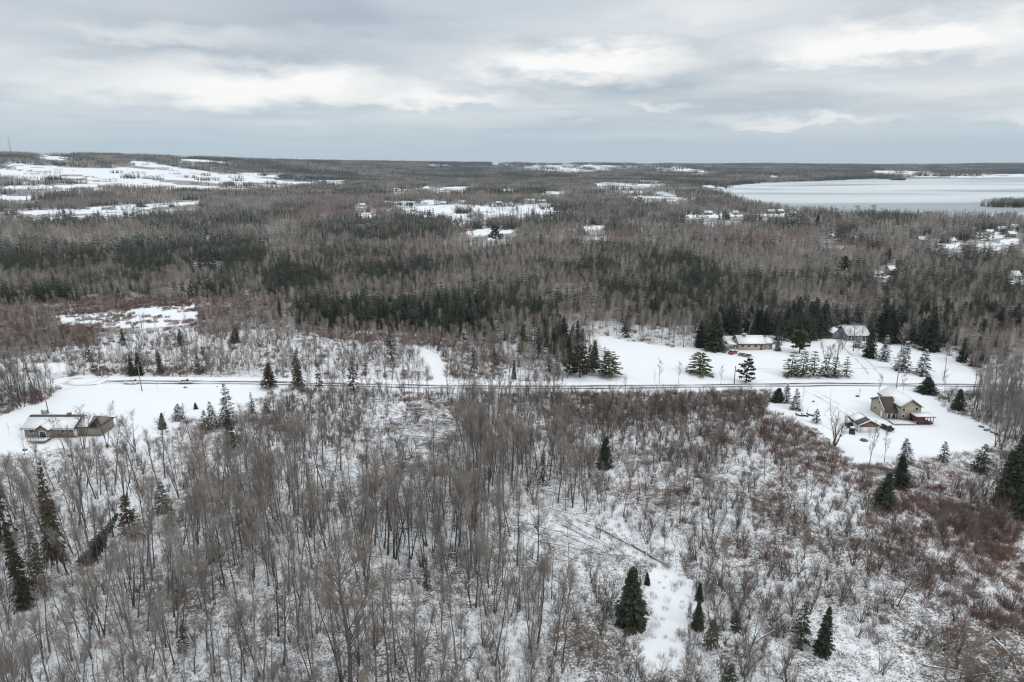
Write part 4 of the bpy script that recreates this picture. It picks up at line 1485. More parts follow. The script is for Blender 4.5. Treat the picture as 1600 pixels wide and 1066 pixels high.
ok = scrub & (rng.random(len(x)) < .25 + .6 * sstep(.4, .6, fbm(x / 10, y / 10, 91))) & ~open_at(u, v) & (np.abs(y - road_y(x)) > 6) & ~near_cons(x, y) & ~(covers(x, y, 0, hh, [TRACK, LAWN_W, LAWN_N] + CLEAR[:2]) & (rng.random(len(x)) < .93))
ex = np.stack([x, y, 0 * x], 1)[ok]
ei = rng.choice([0, 1, 2, 3, 4], len(ex), p=[.2, .25, .15, .2, .2])
scatter('brushwood', np.vstack([np.stack([SX, SY, SZ], 1)[rest_i], ex]), np.append(sv[rest_i], ei), spins(len(rest_i) + len(ex)), scl3(np.append(SH[rest_i], hh[ok]) / 4.5), 'shrub', 'bare brush of grey and brown shrubs too dense to count')

# low growth poking through the snow
x, y = jitter_grid(-205, 205, 64, 226, 1.5)
z = terrain(x, y)
u, v = proj(x, y, z)
keep = (np.abs(x) < y * .80 + 25) & (y < road_y(x) - 5.5) & (~open_at(u, v) | (inside(TRAIL, u, v) & (rng.random(len(x)) < .5)))
keep &= rng.random(len(x)) < (.3 + .62 * sstep(.42, .6, fbm(x / 8, y / 8, 51)) + .24 * sstep(850, 1000, u)) * (1 - .5 * sstep(.48, .6, fbm(x / 22, y / 22, 53)))
x, y, z, u, v = (a[keep] for a in (x, y, z, u, v))
scatter('undergrowth', np.stack([x, y, z], 1), rng.integers(0, 4, len(x)), spins(len(x), .1), scl3(rng.uniform(.45, 1.1, len(x))), 'tuft', 'thin twiggy undergrowth poking through the snow')

# red and rusty thickets
RED_PX = [[(1372, 795), (1400, 765), (1440, 768), (1500, 790), (1560, 805), (1580, 830), (1600, 850), (1610, 905), (1540, 900), (1500, 870), (1440, 850), (1380, 850), (1340, 820)],
          [(1195, 645), (1235, 655), (1290, 690), (1335, 725), (1390, 735), (1360, 770), (1290, 760), (1230, 720), (1180, 680)],
          [(820, 612), (1215, 608), (1230, 650), (1100, 668), (850, 650)], [(1400, 850), (1600, 880), (1620, 1000), (1480, 960), (1330, 830)]]
FARRED = [([(0, 500), (150, 500), (165, 520), (150, 545), (0, 540)], 1.0), ([(0, 470), (290, 462), (300, 478), (180, 487), (60, 497), (0, 500)], .9), ([(300, 465), (440, 462), (440, 500), (310, 500)], .6),
          ([(460, 508), (620, 510), (720, 520), (720, 545), (640, 540), (470, 525)], .9), ([(700, 550), (790, 550), (800, 590), (705, 595)], .5), ([(0, 620), (60, 612), (75, 628), (30, 650), (0, 655)], .8),
          ([(130, 575), (330, 572), (330, 586), (150, 588)], .55)]
x, y = jitter_grid(-330, 330, 95, 470, 1.7)
z = terrain(x, y)
u, v = proj(x, y, z)
pr = np.zeros(len(x))
for k, poly in enumerate(RED_PX):
    pr = np.maximum(pr, inside(poly, u, v) * (1.0, .8, .55, .45)[k])
for poly, wgt in FARRED:
    pr = np.maximum(pr, inside(poly, u, v) * wgt * .8)
pr = np.maximum(pr, (rng.random(len(x)) < .1) * ((u > 1000) | (v < 690)))
cl = np.zeros(len(x), bool)
for poly in CLEAR:
    cl |= inside(poly, u, v)
pr = np.where(cl, .5 * sstep(.46, .58, fbm(x / 14, y / 9, 63)), pr)
keep = (rng.random(len(x)) < pr * (.35 + 1.1 * sstep(.35, .6, fbm(x / 7, y / 7, 61)))) & (~open_at(u, v) | cl) & (np.abs(y - road_y(x)) > 6.5)
x, y, z, u, v = (a[keep] for a in (x, y, z, u, v))
ix = np.where(v < 760, rng.choice([0, 1, 2, 3], len(x), p=[.3, .25, .2, .25]), rng.choice([0, 1, 2, 3], len(x), p=[.45, .4, .05, .1]))
ix = np.where((u > 1150) & (v > 620) & (v < 760), rng.choice([2, 2, 3, 0], len(x)), ix)
scatter('thicket', np.stack([x, y, z], 1), ix, spins(len(x), .08), scl3(rng.uniform(.55, 1.15, len(x))), 'thicket', 'low red and rusty brown thickets standing in snow')

# ---- beyond the road: which pixels show dark conifers (ellipses: centre, radii, share of conifers)
DARK = [(560, 492, 135, 30, .95), (480, 500, 50, 22, .9), (700, 490, 75, 26, .92), (800, 500, 75, 32, .7), (860, 525, 50, 30, .5), (660, 515, 80, 16, .8), (70, 404, 95, 26, .8), (225, 400, 50, 28, .9), (340, 396, 80, 28, .8),
        (590, 360, 110, 18, .8), (850, 342, 60, 8, .9), (940, 355, 40, 8, .5), (960, 425, 60, 35, .5), (1060, 430, 70, 35, .6), (1020, 400, 70, 20, .4), (1150, 440, 40, 25, .4),
        (1180, 515, 90, 26, .6), (1290, 500, 90, 30, .5), (1400, 495, 90, 35, .42), (1040, 470, 40, 20, .4), (460, 435, 50, 22, .8), (620, 420, 60, 22, .6), (540, 400, 60, 20, .4),
        (150, 340, 160, 7, .85), (290, 352, 60, 10, .6), (370, 345, 40, 12, .6), (85, 455, 40, 9, .8), (20, 460, 35, 10, .7), (340, 455, 30, 8, .6), (1440, 450, 60, 30, .35), (1530, 400, 70, 45, .45), (1570, 470, 50, 35, .5), (1390, 335, 60, 9, .8), (1225, 347, 40, 9, .8),
        (1090, 340, 70, 12, .5), (740, 330, 25, 8, .9), (900, 325, 60, 10, .5), (640, 345, 80, 10, .5), (1010, 318, 40, 8, .5), (820, 300, 60, 6, .4), (700, 300, 40, 5, .4), (1110, 284, 60, 5, .6), (560, 300, 40, 5, .4), (1250, 300, 30, 5, .3)]


def conifer_share(x, y, z, h):
    u, v = proj(x, y, z + h)
    nz = fbm(x / 42, y / 42, 71)
    p = .06 + .6 * sstep(.55, .66, nz)
    for (cu, cv, ru, rv, w) in DARK:
        q = ((u - cu) / ru) ** 2 + ((v - cv) / rv) ** 2
        p = np.maximum(p, w * sstep(1.35, .75, q) * (1.0 if w >= .9 else (.55 + 1.0 * sstep(.3, .55, nz))))
    far = np.hypot(x, y) > 2600
    p = np.where(far, .25 + .5 * sstep(.45, .65, fbm(x / 240, y / 240, 77)), p)
    return np.clip(p, 0, .99)


PINKISH = [(1180, 378, 90, 14), (930, 372, 60, 8), (560, 330, 120, 14), (1300, 400, 120, 30), (760, 470, 120, 20)]
x, y = jitter_grid(-560, 560, 226, 640, 2.9)
d = np.hypot(x, y)
keep = (np.abs(x) < y * .80 + 40) & (d < 640) & (np.abs(y - road_y(x)) > 7.5) & (y > road_y(x) - 4)
x, y = x[keep], y[keep]
z = terrain(x, y)
u, v = proj(x, y, z)
H = rng.uniform(6.5, 11.5, len(x))
scrub = inside([(0, 478), (300, 465), (440, 470), (470, 510), (640, 520), (740, 530), (800, 555), (880, 570), (900, 600), (0, 600), (-80, 600), (-80, 480)], u, v)
H = np.where(scrub, rng.uniform(3.5, 9.0, len(x)), H)
con = rng.random(len(x)) < np.where(scrub, .03, conifer_share(x, y, z, 6))
H = np.where(con, np.where(scrub, rng.uniform(3, 6, len(x)), rng.uniform(6.0, 12.5, len(x))), H)
H = np.where(scrub & (u > 705), rng.uniform(5, 10, len(x)), H)
ok = rng.random(len(x)) < np.where(scrub, .35 + .5 * sstep(.35, .55, fbm(x / 14, y / 14, 81)) + .3 * (u > 705), .80)
ok &= ~open_at(u, v) & ~near_cons(x, y)
ok &= ~covers(x, y, z, H, [LAWN_W, LAWN_N, LAWN_S, TRACK], (0, .4, .8)) & ~(covers(x, y, z, H, CLEAR + FAR_OPEN) & (rng.random(len(x)) < .9)) & ~hides_key(x, y, z, H, .8)
HOUSE_KEEP = [[(1128, 560), (1128, 525), (1212, 522), (1212, 560)], [(1300, 540), (1302, 508), (1352, 506), (1352, 540)]]
ok &= ~covers(x, y, z, H, HOUSE_KEEP)
x, y, z, H, u, v, con = (a[ok] for a in (x, y, z, H, u, v, con))
ci = np.where(con)[0]
order, _ = pick_largest(H[ci], x[ci], y[ci], u[ci], v[ci], 195)
chosen = ci[order]


for i in chosen:
    k = 'dense' if rng.random() < .7 else 'thin'
    vs = SPRUCE[k]
    s = H[i] / 10
    lab = '%s %s spruce %s' % ('tall' if H[i] > 11 else 'mid-sized' if H[i] > 8 else 'short', 'dense dark' if k == 'dense' else 'thin dark', where_is(u[i], v[i] - 20, FAR_MARKS))
    plant('spruce_tree', 'tree', vs[int(rng.integers(len(vs)))], (x[i], y[i], z[i]), rng.uniform(0, 6.28), (s * 1.05, s * 1.05, s), lab, 'dark spruces at the wood edge beyond the road')
rest = np.ones(len(x), bool)
rest[chosen] = False
cm = rest & con
scatter('conifer_wood', np.stack([x, y, z], 1)[cm], rng.integers(0, 5, cm.sum()), spins(cm.sum(), .02), scl3(H[cm] / 10 * 1.0), 'mid_spruce', 'dark conifers of the middle woods too many to count')
bm = rest & ~con
ub, vb_ = proj(x[bm], y[bm], z[bm] + 6)
ib = rng.choice(8, bm.sum(), p=[.19, .19, .08, .04, .19, .19, .08, .04])
scatter('grey_wood', np.stack([x, y, z], 1)[bm], ib, spins(bm.sum(), .05), scl3(H[bm] / 11.5, .15), 'mid_bare', 'bare grey woods beyond the road')


def clump_pick(share, pink):
    cls = np.digitize(np.clip(share + rng.normal(0, .09, len(share)), 0, 1), [.05, .09, .2, .3, .6])
    twig = np.where(pink, 2, rng.choice([0, 1, 2], len(share), p=[.5, .44, .06]))
    return cls * 3 + twig


def pinkish(x, y, z):
    u, v = proj(x, y, z + 6)
    r = np.zeros(len(x), bool)
    for (cu, cv, ru, rv) in PINKISH:
        r |= ((u - cu) / ru) ** 2 + ((v - cv) / rv) ** 2 < 1
    return r & (rng.random(len(x)) < .75)


def far_woods(name, d0, d1, step, H0, scale, coll, label, openness):
    x, y = jitter_grid(-d1 * .74, d1 * .74, d0 * .7, d1, step)
    d = np.hypot(x, y)
    keep = (np.abs(np.degrees(np.arctan2(x, y))) < 44) & (d >= d0) & (d < d1) & ~in_lake(x, y)
    x, y, d = x[keep], y[keep], d[keep]
    z = terrain(x, y)
    ok = np.ones(len(x), bool)
    bad = np.zeros(len(x), bool)
    for ox, oy in ((0, 0), (-.42, -.42), (.42, .42), (.42, -.42), (-.42, .42)):
        bad |= covers(x + ox * step, y + oy * step, z, np.full(len(x), H0), FAR_OPEN + CLEAR, (0, .5, .95))
        bad |= in_lake(x + ox * step * 1.1, y + oy * step * 1.1)
    u, v = proj(x, y, z)
    hedge = ((d > 1500) & (fbm(x / 420 + y / 900, y / 130, 3) > .635)) | ((d > 800) & (d < 1700) & (u > 540) & (fbm(x / 45, y / 60, 17) > .52))
    ok &= ~(bad & (rng.random(len(x)) < np.where(hedge, .6, openness)))
    x, y, z = x[ok], y[ok], z[ok]
    ids = clump_pick(conifer_share(x, y, z, H0 * .5), pinkish(x, y, z))
    scatter(name, np.stack([x, y, z], 1), ids, spins(len(x), .01), scl3(np.full(len(x), scale) * rng.uniform(.85, 1.15, len(x)), .05), coll, label)


far_woods('middle_forest', 640, 1560, 15, 11.5, 1.0, 'mid_clump', 'grey and dark mixed forest in the middle distance', .93)
far_woods('far_forest', 1560, 3600, 38, 11.5, 1.0, 'far_clump', 'far mixed forest short of the hills', .975)
far_woods('hill_forest', 3600, 8000, 62, 17, 1.6, 'far_clump', 'blue-grey forest covering the far hills', .93)
# wooded spit and islet in the lake
px = np.array([p for p in jitter_grid(SPIT[0][0] - 10, 1900, 1050, 1500, 15)]).T
px = px[inside(SPIT, px[:, 0], px[:, 1])]
i2 = np.array([p for p in jitter_grid(1000, 2500, 2500, 3300, 16)]).T
i2 = i2[inside(ISLAND, i2[:, 0], i2[:, 1])]
px = np.vstack([px, i2])
scatter('spit_wood', np.column_stack([px, terrain(px[:, 0], px[:, 1])]), rng.choice([12, 13, 15, 16], len(px)), spins(len(px), .01), scl3(np.full(len(px), 1.1)), 'mid_clump', 'dark wooded spit and islet standing in the frozen lake')
for (u_, v_, lab) in ((1337, 332, 'first of two rusty orange bare trees by the lake field'), (1360, 331, 'second of two rusty orange bare trees by the lake field')):
    pass
# ------------------------------------------------------------------ materials of the built things


def mat_siding(name, col, pitch=.16):
    m, nt, b, N, L = nodes_of(name)
    tc, wv, mx, nz, m2 = N('ShaderNodeTexCoord'), N('ShaderNodeTexWave'), N('ShaderNodeMix'), N('ShaderNodeTexNoise'), N('ShaderNodeMix')
    L(tc.outputs['Object'], wv.inputs[0])
    wv.wave_type, wv.bands_direction, wv.wave_profile = 'BANDS', 'Z', 'SAW'
    wv.inputs['Scale'].default_value = .314 / pitch
    mx.data_type = m2.data_type = 'RGBA'
    L(wv.outputs[1], mx.inputs[0])
    mx.inputs[6].default_value = (*[c * .86 for c in col], 1)
    mx.inputs[7].default_value = (*col, 1)
    L(tc.outputs['Object'], nz.inputs[0])
    nz.inputs['Scale'].default_value = .8
    L(nz.outputs[0], m2.inputs[0])
    L(mx.outputs[2], m2.inputs[6])
    m2.inputs[7].default_value = (*[c * .9 for c in col], 1)
    L(m2.outputs[2], b.inputs['Base Color'])
    bp = N('ShaderNodeBump')
    bp.inputs['Strength'].default_value, bp.inputs['Distance'].default_value = .4, .02
    L(wv.outputs[1], bp.inputs['Height'])
    L(bp.outputs[0], b.inputs['Normal'])
    b.inputs['Roughness'].default_value = .7
    return m


M['taupe'] = mat_siding('taupe_siding', (.27, .235, .195))
M['beige'] = mat_siding('beige_siding', (.40, .345, .265))
M['cream'] = mat_siding('cream_siding', (.52, .44, .35))
M['grey_side'] = mat_siding('grey_siding', (.22, .225, .23))
M['brickred'] = mat_siding('red_brown_siding', (.20, .082, .062))
M['white_side'] = mat_siding('white_siding', (.66, .66, .65))
M['brick'] = mat('brown_brick', (.21, .12, .085), tex=6, tex_amt=.3)
M['maroon'] = mat('maroon_wood', (.11, .035, .045), rough=.6)
M['white'] = mat('white_trim', (.72, .72, .71), rough=.5)
M['shingle'] = mat('brown_shingles', (.075, .06, .05), tex=2.5, tex_amt=.3, bump=.3)
M['shingle_grey'] = mat('grey_shingles', (.09, .088, .088), tex=2.5, tex_amt=.3, bump=.3)
M['glass'] = mat('dark_window_glass', (.03, .035, .045), rough=.12, spec=.6)
M['pole'] = mat('weathered_pole', (.24, .215, .19), tex=2)
M['pole_dark'] = mat('dark_pole', (.11, .095, .085), tex=2)
M['deck'] = mat('grey_deck_boards', (.25, .23, .21), tex=3)
M['steel'] = mat('galvanised_steel', (.33, .34, .35), rough=.5, metal=.5)
M['rubber'] = mat('tyre_rubber', (.02, .02, .021), rough=.9)
M['black'] = mat('black_paint', (.018, .018, .02), rough=.35)
M['carwhite'] = mat('white_car_paint', (.72, .72, .71), rough=.25, spec=.5)
M['carsilver'] = mat('silver_car_paint', (.5, .49, .47), rough=.3, spec=.5)
M['carred'] = mat('red_car_paint', (.30, .03, .03), rough=.3, spec=.5)
M['stone'] = mat('grey_stone', (.13, .12, .11), tex=2, snow=.5)
M['wire'] = mat('black_cable', (.05, .05, .05))
FW = {'white': M['white'], 'beige': M['cream'], 'grey': M['grey_side'], 'red': mat('red_siding', (.3, .05, .04)), 'blue': mat('blue_siding', (.12, .18, .27)), 'brown': M['taupe']}


def gable_walls(x0, x1, y0, y1, ze, zr, axis, ze2=None):
    s = Soup()
    ze2 = ze if ze2 is None else ze2
    if axis == 'x':      # ridge runs along x
        ym = (y0 + y1) / 2
        s.prism([(y0, -.4), (y1, -.4), (y1, ze2), (ym, zr), (y0, ze)], 'x', x0, x1)
    else:
        xm = (x0 + x1) / 2
        s.prism([(x0, -.4), (x1, -.4), (x1, ze2), (xm, zr), (x0, ze)], 'y', y0, y1)
    return s


def slabs(x0, x1, y0, y1, ze, zr, axis, over=.45, th=.18, lift=.02, ze2=None, inset=0.0, which=(0, 1)):
    """The two sloping roof slabs, as a list of two soups (nearer or first side, then the other)."""
    out = []
    ze2 = ze if ze2 is None else ze2
    a0, a1 = (y0, y1) if axis == 'x' else (x0, x1)
    b0, b1 = (x0, x1) if axis == 'x' else (y0, y1)
    mid = (a0 + a1) / 2
    for side in which:
        e, zz, sg = (a0, ze, -1) if side == 0 else (a1, ze2, 1)
        sl = (zr - zz) / abs(mid - e)
        o = over - inset
        ee, ez = e + sg * o, zz - sl * o
        m2 = mid + sg * inset * .6
        mz = zr - sl * inset * .6
        s = Soup()
        s.prism([(ee, ez + lift), (m2, mz + lift), (m2, mz + lift + th), (ee, ez + lift + th)], axis, b0 - o, b1 + o)
        out.append(s)
    return out


def add_roof(root, x0, x1, y0, y1, ze, zr, axis, roofmat, snow=(0, 1), ze2=None, over=.45):
    for i, s in enumerate(slabs(x0, x1, y0, y1, ze, zr, axis, over, ze2=ze2)):
        r = part('roof', s, roofmat, root)
        if i in snow:
            part('snow_cover', slabs(x0, x1, y0, y1, ze, zr, axis, over, th=.14, lift=.205, ze2=ze2, inset=.16, which=(i,))[0], M['snow'], r)


def window(root, x, z, w, h, y, side='front', frame='white', name='window'):
    """A framed pane standing proud of a wall: front walls face -y, side walls face -x ('end')."""
    fr, pn = Soup(), Soup()
    t = .1

    def bx(s, a0, a1, z0, z1, d0, d1):
        if side == 'front':
            s.box(a0, a1, y - d1, y - d0, z0, z1)
        elif side == 'end':
            s.box(y - d1, y - d0, a0, a1, z0, z1)
        else:
            s.box(y + d0, y + d1, a0, a1, z0, z1)
    bx(fr, x - w / 2, x - w / 2 + t, z, z + h, .003, .07)
    bx(fr, x + w / 2 - t, x + w / 2, z, z + h, .003, .07)
    bx(fr, x - w / 2 + t, x + w / 2 - t, z, z + t, .003, .07)
    bx(fr, x - w / 2 + t, x + w / 2 - t, z + h - t, z + h, .003, .07)
    bx(pn, x - w / 2 + t, x + w / 2 - t, z + t, z + h - t, .003, .03)
    f = part(name, fr, M[frame], root)
    part('pane', pn, M['glass'], f)


def door(root, x, z, w, h, y, m='white', side='front'):
    s = Soup()
    if side == 'front':
        s.box(x - w / 2, x + w / 2, y - .06, y - .003, z, z + h)
    else:
        s.box(y - .06, y - .003, x - w / 2, x + w / 2, z, z + h)
    d = part('door', s, M[m], root)
    k = Soup()
    if side == 'front':
        k.box(x + w / 2 - .16, x + w / 2 - .08, y - .12, y - .06, z + .95, z + 1.05)
    part('handle', k, M['steel'], d) if side == 'front' else None


def base_at(u, v):
    p = ground_at(u, v)
    return (p[0], p[1], float(terrain(p[0], p[1])))


# ---- tan bungalow by the long lawn
def tan_bungalow():
    p = ground_at(40, 684)
    t = thing('bungalow', 'long taupe bungalow with snowy roof and dark garage end beside the long lawn', 'house', (p[0], p[1], .4))
    k = m_per_px(40, 684)
    L1, L2, D = 78 * k, 114 * k, 8.6
    part('wall', gable_walls(0, L1, 0, D, 2.6, 4.7, 'x'), M['taupe'], t)
    part('wall', gable_walls(L1 + .01, L2, .9, D - .7, 2.5, 4.3, 'x'), M['taupe'], t)
    for i, s in enumerate(slabs(0, L1, 0, D, 2.6, 4.7, 'x', .6)):
        r = part('roof', s, M['shingle_grey'], t)
        sl = 2.1 / (D / 2)
        sn = Soup()
        ya, yb = (-.56, D / 2 - .95) if i == 0 else (D + .5, D / 2 + .5)
        za, zb = (2.6 + ya * sl, 2.6 + yb * sl) if i == 0 else (2.6 + (D - ya) * sl, 2.6 + (D - yb) * sl)
        sn.prism([(ya, za + .205), (yb, zb + .205), (yb, zb + .3), (ya, za + .36)], 'x', -.45, L1 + .2)
        part('snow_cover', sn, M['snow'], r)
    # lower part: a snowy strip, then the bare brown hipped garage
    xs = L1 + 3.2
    add_roof(t, L1 + .6, xs, .9, D - .7, 2.5, 4.3, 'x', M['shingle_grey'], over=.4)
    hip = Soup()
    e0, e1, f0, f1, ze, zr = xs + .5, L2 + .5, .4, D - .2, 2.5, 4.5
    V = [(e0, f0, ze), (e1, f0, ze), (e1, f1, ze), (e0, f1, ze), (e0 + .9, (f0 + f1) / 2, zr), (e1 - 2.6, (f0 + f1) / 2, zr)]
    hip.add(V, [(0, 1, 5), (0, 5, 4), (1, 2, 5), (2, 3, 4), (2, 4, 5), (3, 0, 4), (0, 2, 1), (0, 3, 2)])
    part('roof', hip, M['shingle'], t, 'bare brown hipped garage roof')
    # the gabled sun room with its dark glazed door
    gx0, gx1 = 25 * k, 44 * k
    part('wall', gable_walls(gx0, gx1, -1.8, 1.5, 2.55, 3.9, 'y'), M['taupe'], t)
    add_roof(t, gx0, gx1, -1.8, 2.6, 2.55, 3.9, 'y', M['shingle_grey'], over=.4)
    window(t, (gx0 + gx1) / 2 + .15, .25, 1.9, 1.95, -1.8, name='glazed_door')
    for x in (11 * k, 60 * k, 73 * k):
        window(t, x, .95, 1.3, 1.15, 0)
    door(t, 79.5 * k, .1, .95, 2.0, 0)
    window(t, 79.5 * k + 1.05, .9, .5, 1.1, 0)
    b = Soup()
    b.box(50 * k, 76 * k, -.05, -.004, -.3, .9)
    part('brick_skirting', b, M['brick'], t)
    c = Soup()
    c.box(55 * k, 55 * k + .9, D / 2 - .2, D / 2 + .6, 4.2, 5.5)
    ch = part('chimney', c, M['brick'], t)
    cc = Soup()
    cc.box(55 * k - .08, 55 * k + .98, D / 2 - .28, D / 2 + .68, 5.5, 5.62)
    part('chimney_cap', cc, M['snow'], ch)
    for vx, vy in ((26 * k, 2.4), (48 * k, 1.9)):
        v_ = Soup()
        zz = 2.6 + (4.7 - 2.6) * vy / (D / 2)
        v_.tube([(vx, vy, zz), (vx, vy, zz + .65)], [.09, .09], 6)
        part('vent_pipe', v_, M['black'], t)
    dk = Soup()
    dk.box(21 * k, 47 * k, -4.6, -1.87, .25, .42)
    dd = part('deck', dk, M['deck'], t)
    for x in np.linspace(21 * k + .1, 47 * k - .1, 7):
        ps = Soup()
        ps.box(x - .05, x + .05, -4.55, -4.45, -.3, .25)
        ps.box(x - .05, x + .05, -4.55, -4.45, .42, 1.2)
        part('post', ps, M['deck'], dd)
    rl = Soup()
    rl.box(21 * k, 47 * k, -4.56, -4.44, 1.2, 1.28)
    part('rail', rl, M['deck'], dd)
    sn = Soup()
    sn.box(21 * k + .1, 47 * k - .1, -4.4, -1.95, .425, .52)
    part('snow_cover', sn, M['snow'], dd)
    # gable trim boards
    for i, yy in enumerate((0, D)):
        fb = Soup()
        fb.box(-.55, L1 + .5, yy - .64 if i == 0 else yy + .56, yy - .56 if i == 0 else yy + .64, 2.18, 2.36)
        part('gutter', fb, M['white'], t)


tan_bungalow()


# ---- two-storey beige house
def two_storey():
    p = ground_at(1382, 656)
    t = thing('farmhouse', 'beige two-storey house with a bare brown roof wing and a maroon porch', 'house', (p[0], p[1], 0))
    k = m_per_px(1382, 656)
    w1, d1 = 19 * k, 8.6
    part('wall', gable_walls(0, w1, 0, d1, 2.6, 5.7, 'x', ze2=3.6), M['beige'], t)
    add_roof(t, 0, w1, 0, d1, 2.6, 5.7, 'x', M['shingle'], snow=(1,), ze2=3.6, over=.35)
    x0, x1 = w1 + .02, w1 + 33 * k
    part('wall', gable_walls(x0, x1, -.9, 11.5, 4.5, 6.7, 'y'), M['beige'], t)
    add_roof(t, x0, x1, -.9, 11.5, 4.5, 6.7, 'y', M['shingle'], over=.4)
    for x, z in ((x0 + 5.0, 3.25), (x0 + 1.1, 3.0), (x0 + 1.2, 1.0)):
        window(t, x, z, 1.0, 1.1, -.9)
    window(t, 1.2, .2, 1.1, 2.0, 0)
    window(t, 2.6, .2, 1.1, 2.0, 0)
    window(t, d1 / 2 - .5, 3.6, .9, 1.1, 0, 'end')
    window(t, d1 / 2 + 1.6, 1.0, 1.1, 1.3, 0, 'end')
    door(t, d1 / 2 - 2.2, 0.1, 1.0, 2.0, 0, side='end')
    # maroon porch with a flat snowy roof
    px0, px1, py0, py1 = x0 + 3.3, x0 + 8.4, -4.3, -.92
    fl = Soup()
    fl.box(px0, px1, py0, py1, .25, .42)
    part('porch_floor', fl, M['maroon'], t)
    rf = Soup()
    rf.box(px0 - .35, px1 + .35, py0 - .35, py1 - .02, 2.45, 2.62)
    pr = part('porch_roof', rf, M['maroon'], t)
    sn = Soup()
    sn.box(px0 - .3, px1 + .3, py0 - .3, py1 - .05, 2.625, 2.82)
    part('snow_cover', sn, M['snow'], pr)
    wl = Soup()
    wl.box(px0 + .06, px0 + 2.4, py0 + .02, py0 + .1, .425, 2.44)
    wl.box(px0, px0 + .06, py0 + .1, py1, .425, 2.44)
    part('screen_wall', wl, M['maroon'], t)
    for x in np.linspace(px0 + 2.5, px1 - .1, 4):
        ps = Soup()
        ps.box(x - .07, x + .07, py0 + .03, py0 + .17, .425, 2.445)
        part('porch_post', ps, M['maroon'], t)
    rr = Soup()
    rr.box(px0 + 2.5, px1 - .1, py0 + .06, py0 + .12, 1.25, 1.33)
    for x in np.linspace(px0 + 2.6, px1 - .2, 18):
        rr.box(x - .025, x + .025, py0 + .07, py0 + .11, .5, 1.25)
    part('porch_rail', rr, M['maroon'], t)
    # low deck with a white rail in front of the brown wing
    dk = Soup()
    dk.box(.3, px0 - .2, -4.6, -.95, .2, .38)
    d = part('deck', dk, M['deck'], t)
    sn = Soup()
    sn.box(.4, px0 - .3, -4.5, -1.0, .385, .5)
    part('snow_cover', sn, M['snow'], d)
    rl = Soup()
    rl.box(.3, px0 - .2, -4.62, -4.54, 1.05, 1.15)
    part('rail', rl, M['white'], d)
    for x in np.linspace(.4, px0 - .3, 6):
        ps = Soup()
        ps.box(x - .05, x + .05, -4.63, -4.53, -.3, 1.05)
        part('post', ps, M['white'], d)
    # trim along the gable edges
    for a, b in (((0, 2.6), (d1 / 2, 5.7)), ((d1, 3.6), (d1 / 2, 5.7))):
        s = Soup()
        s.prism([(a[0], a[1] + .16), (b[0], b[1] + .16), (b[0], b[1] + .44), (a[0], a[1] + .44)], 'x', -.46, -.36)
        part('bargeboard', s, M['white'], t)
    xm = (x0 + x1) / 2
    for e in (x0, x1):
        s = Soup()
        s.prism([(e, 4.6), (xm, 6.8), (xm, 7.0), (e, 4.8)], 'y', -1.4, -1.31)
        part('bargeboard', s, M['white'], t)


two_storey()


def garage():
    p = ground_at(1341, 676)
    t = thing('garage', 'white garage with a red-brown gable front before the two-storey house', 'garage', (p[0], p[1], 0))
    w, d, ze, zr = 5.7, 6.0, 2.4, 3.7
    part('wall', gable_walls(0, w, 0, d, ze, zr, 'y'), M['white_side'], t)
    s = Soup()
    s.prism([(.1, 1.7), (w - .1, 1.7), (w - .1, ze - .02), (w / 2, zr - .02), (.1, ze - .02)], 'y', -.05, -.004)
    part('gable_front', s, M['brickred'], t)
    add_roof(t, 0, w, 0, d, ze, zr, 'y', M['shingle_grey'], snow=(1,), over=.4)
    s = slabs(0, w, 2.6, d, ze, zr, 'y', .4, th=.12, lift=.205, inset=.3, which=(0,))[0]
    part('snow_cover', s, M['snow'], t)
    sl = (zr - ze) / (w / 2)
    for e, sg in ((0, 1), (w, -1)):
        s = Soup()
        s.prism([(e - sg * .45, ze - .45 * sl - .05), (w / 2, zr), (w / 2, zr + .34), (e - sg * .45, ze - .45 * sl + .29)], 'y', -.52, -.42)
        part('bargeboard', s, M['white'], t)
        s = Soup()
        s.box(e - .12, e + .12, -.07, .07, -.3, ze - .2)
        part('corner_board', s, M['white'], t)
    for x in (1.6, 4.1):
        s = Soup()
        s.box(x - 1.1, x + 1.1, -.06, -.004, 0, 1.66)
        dd = part('garage_door', s, M['white'], t)
        for z_ in (.48, .95, 1.42):
            g = Soup()
            g.box(x - 1.05, x + 1.05, -.066, -.06, z_, z_ + .03)
            part('joint', g, M['steel'], dd)


garage()


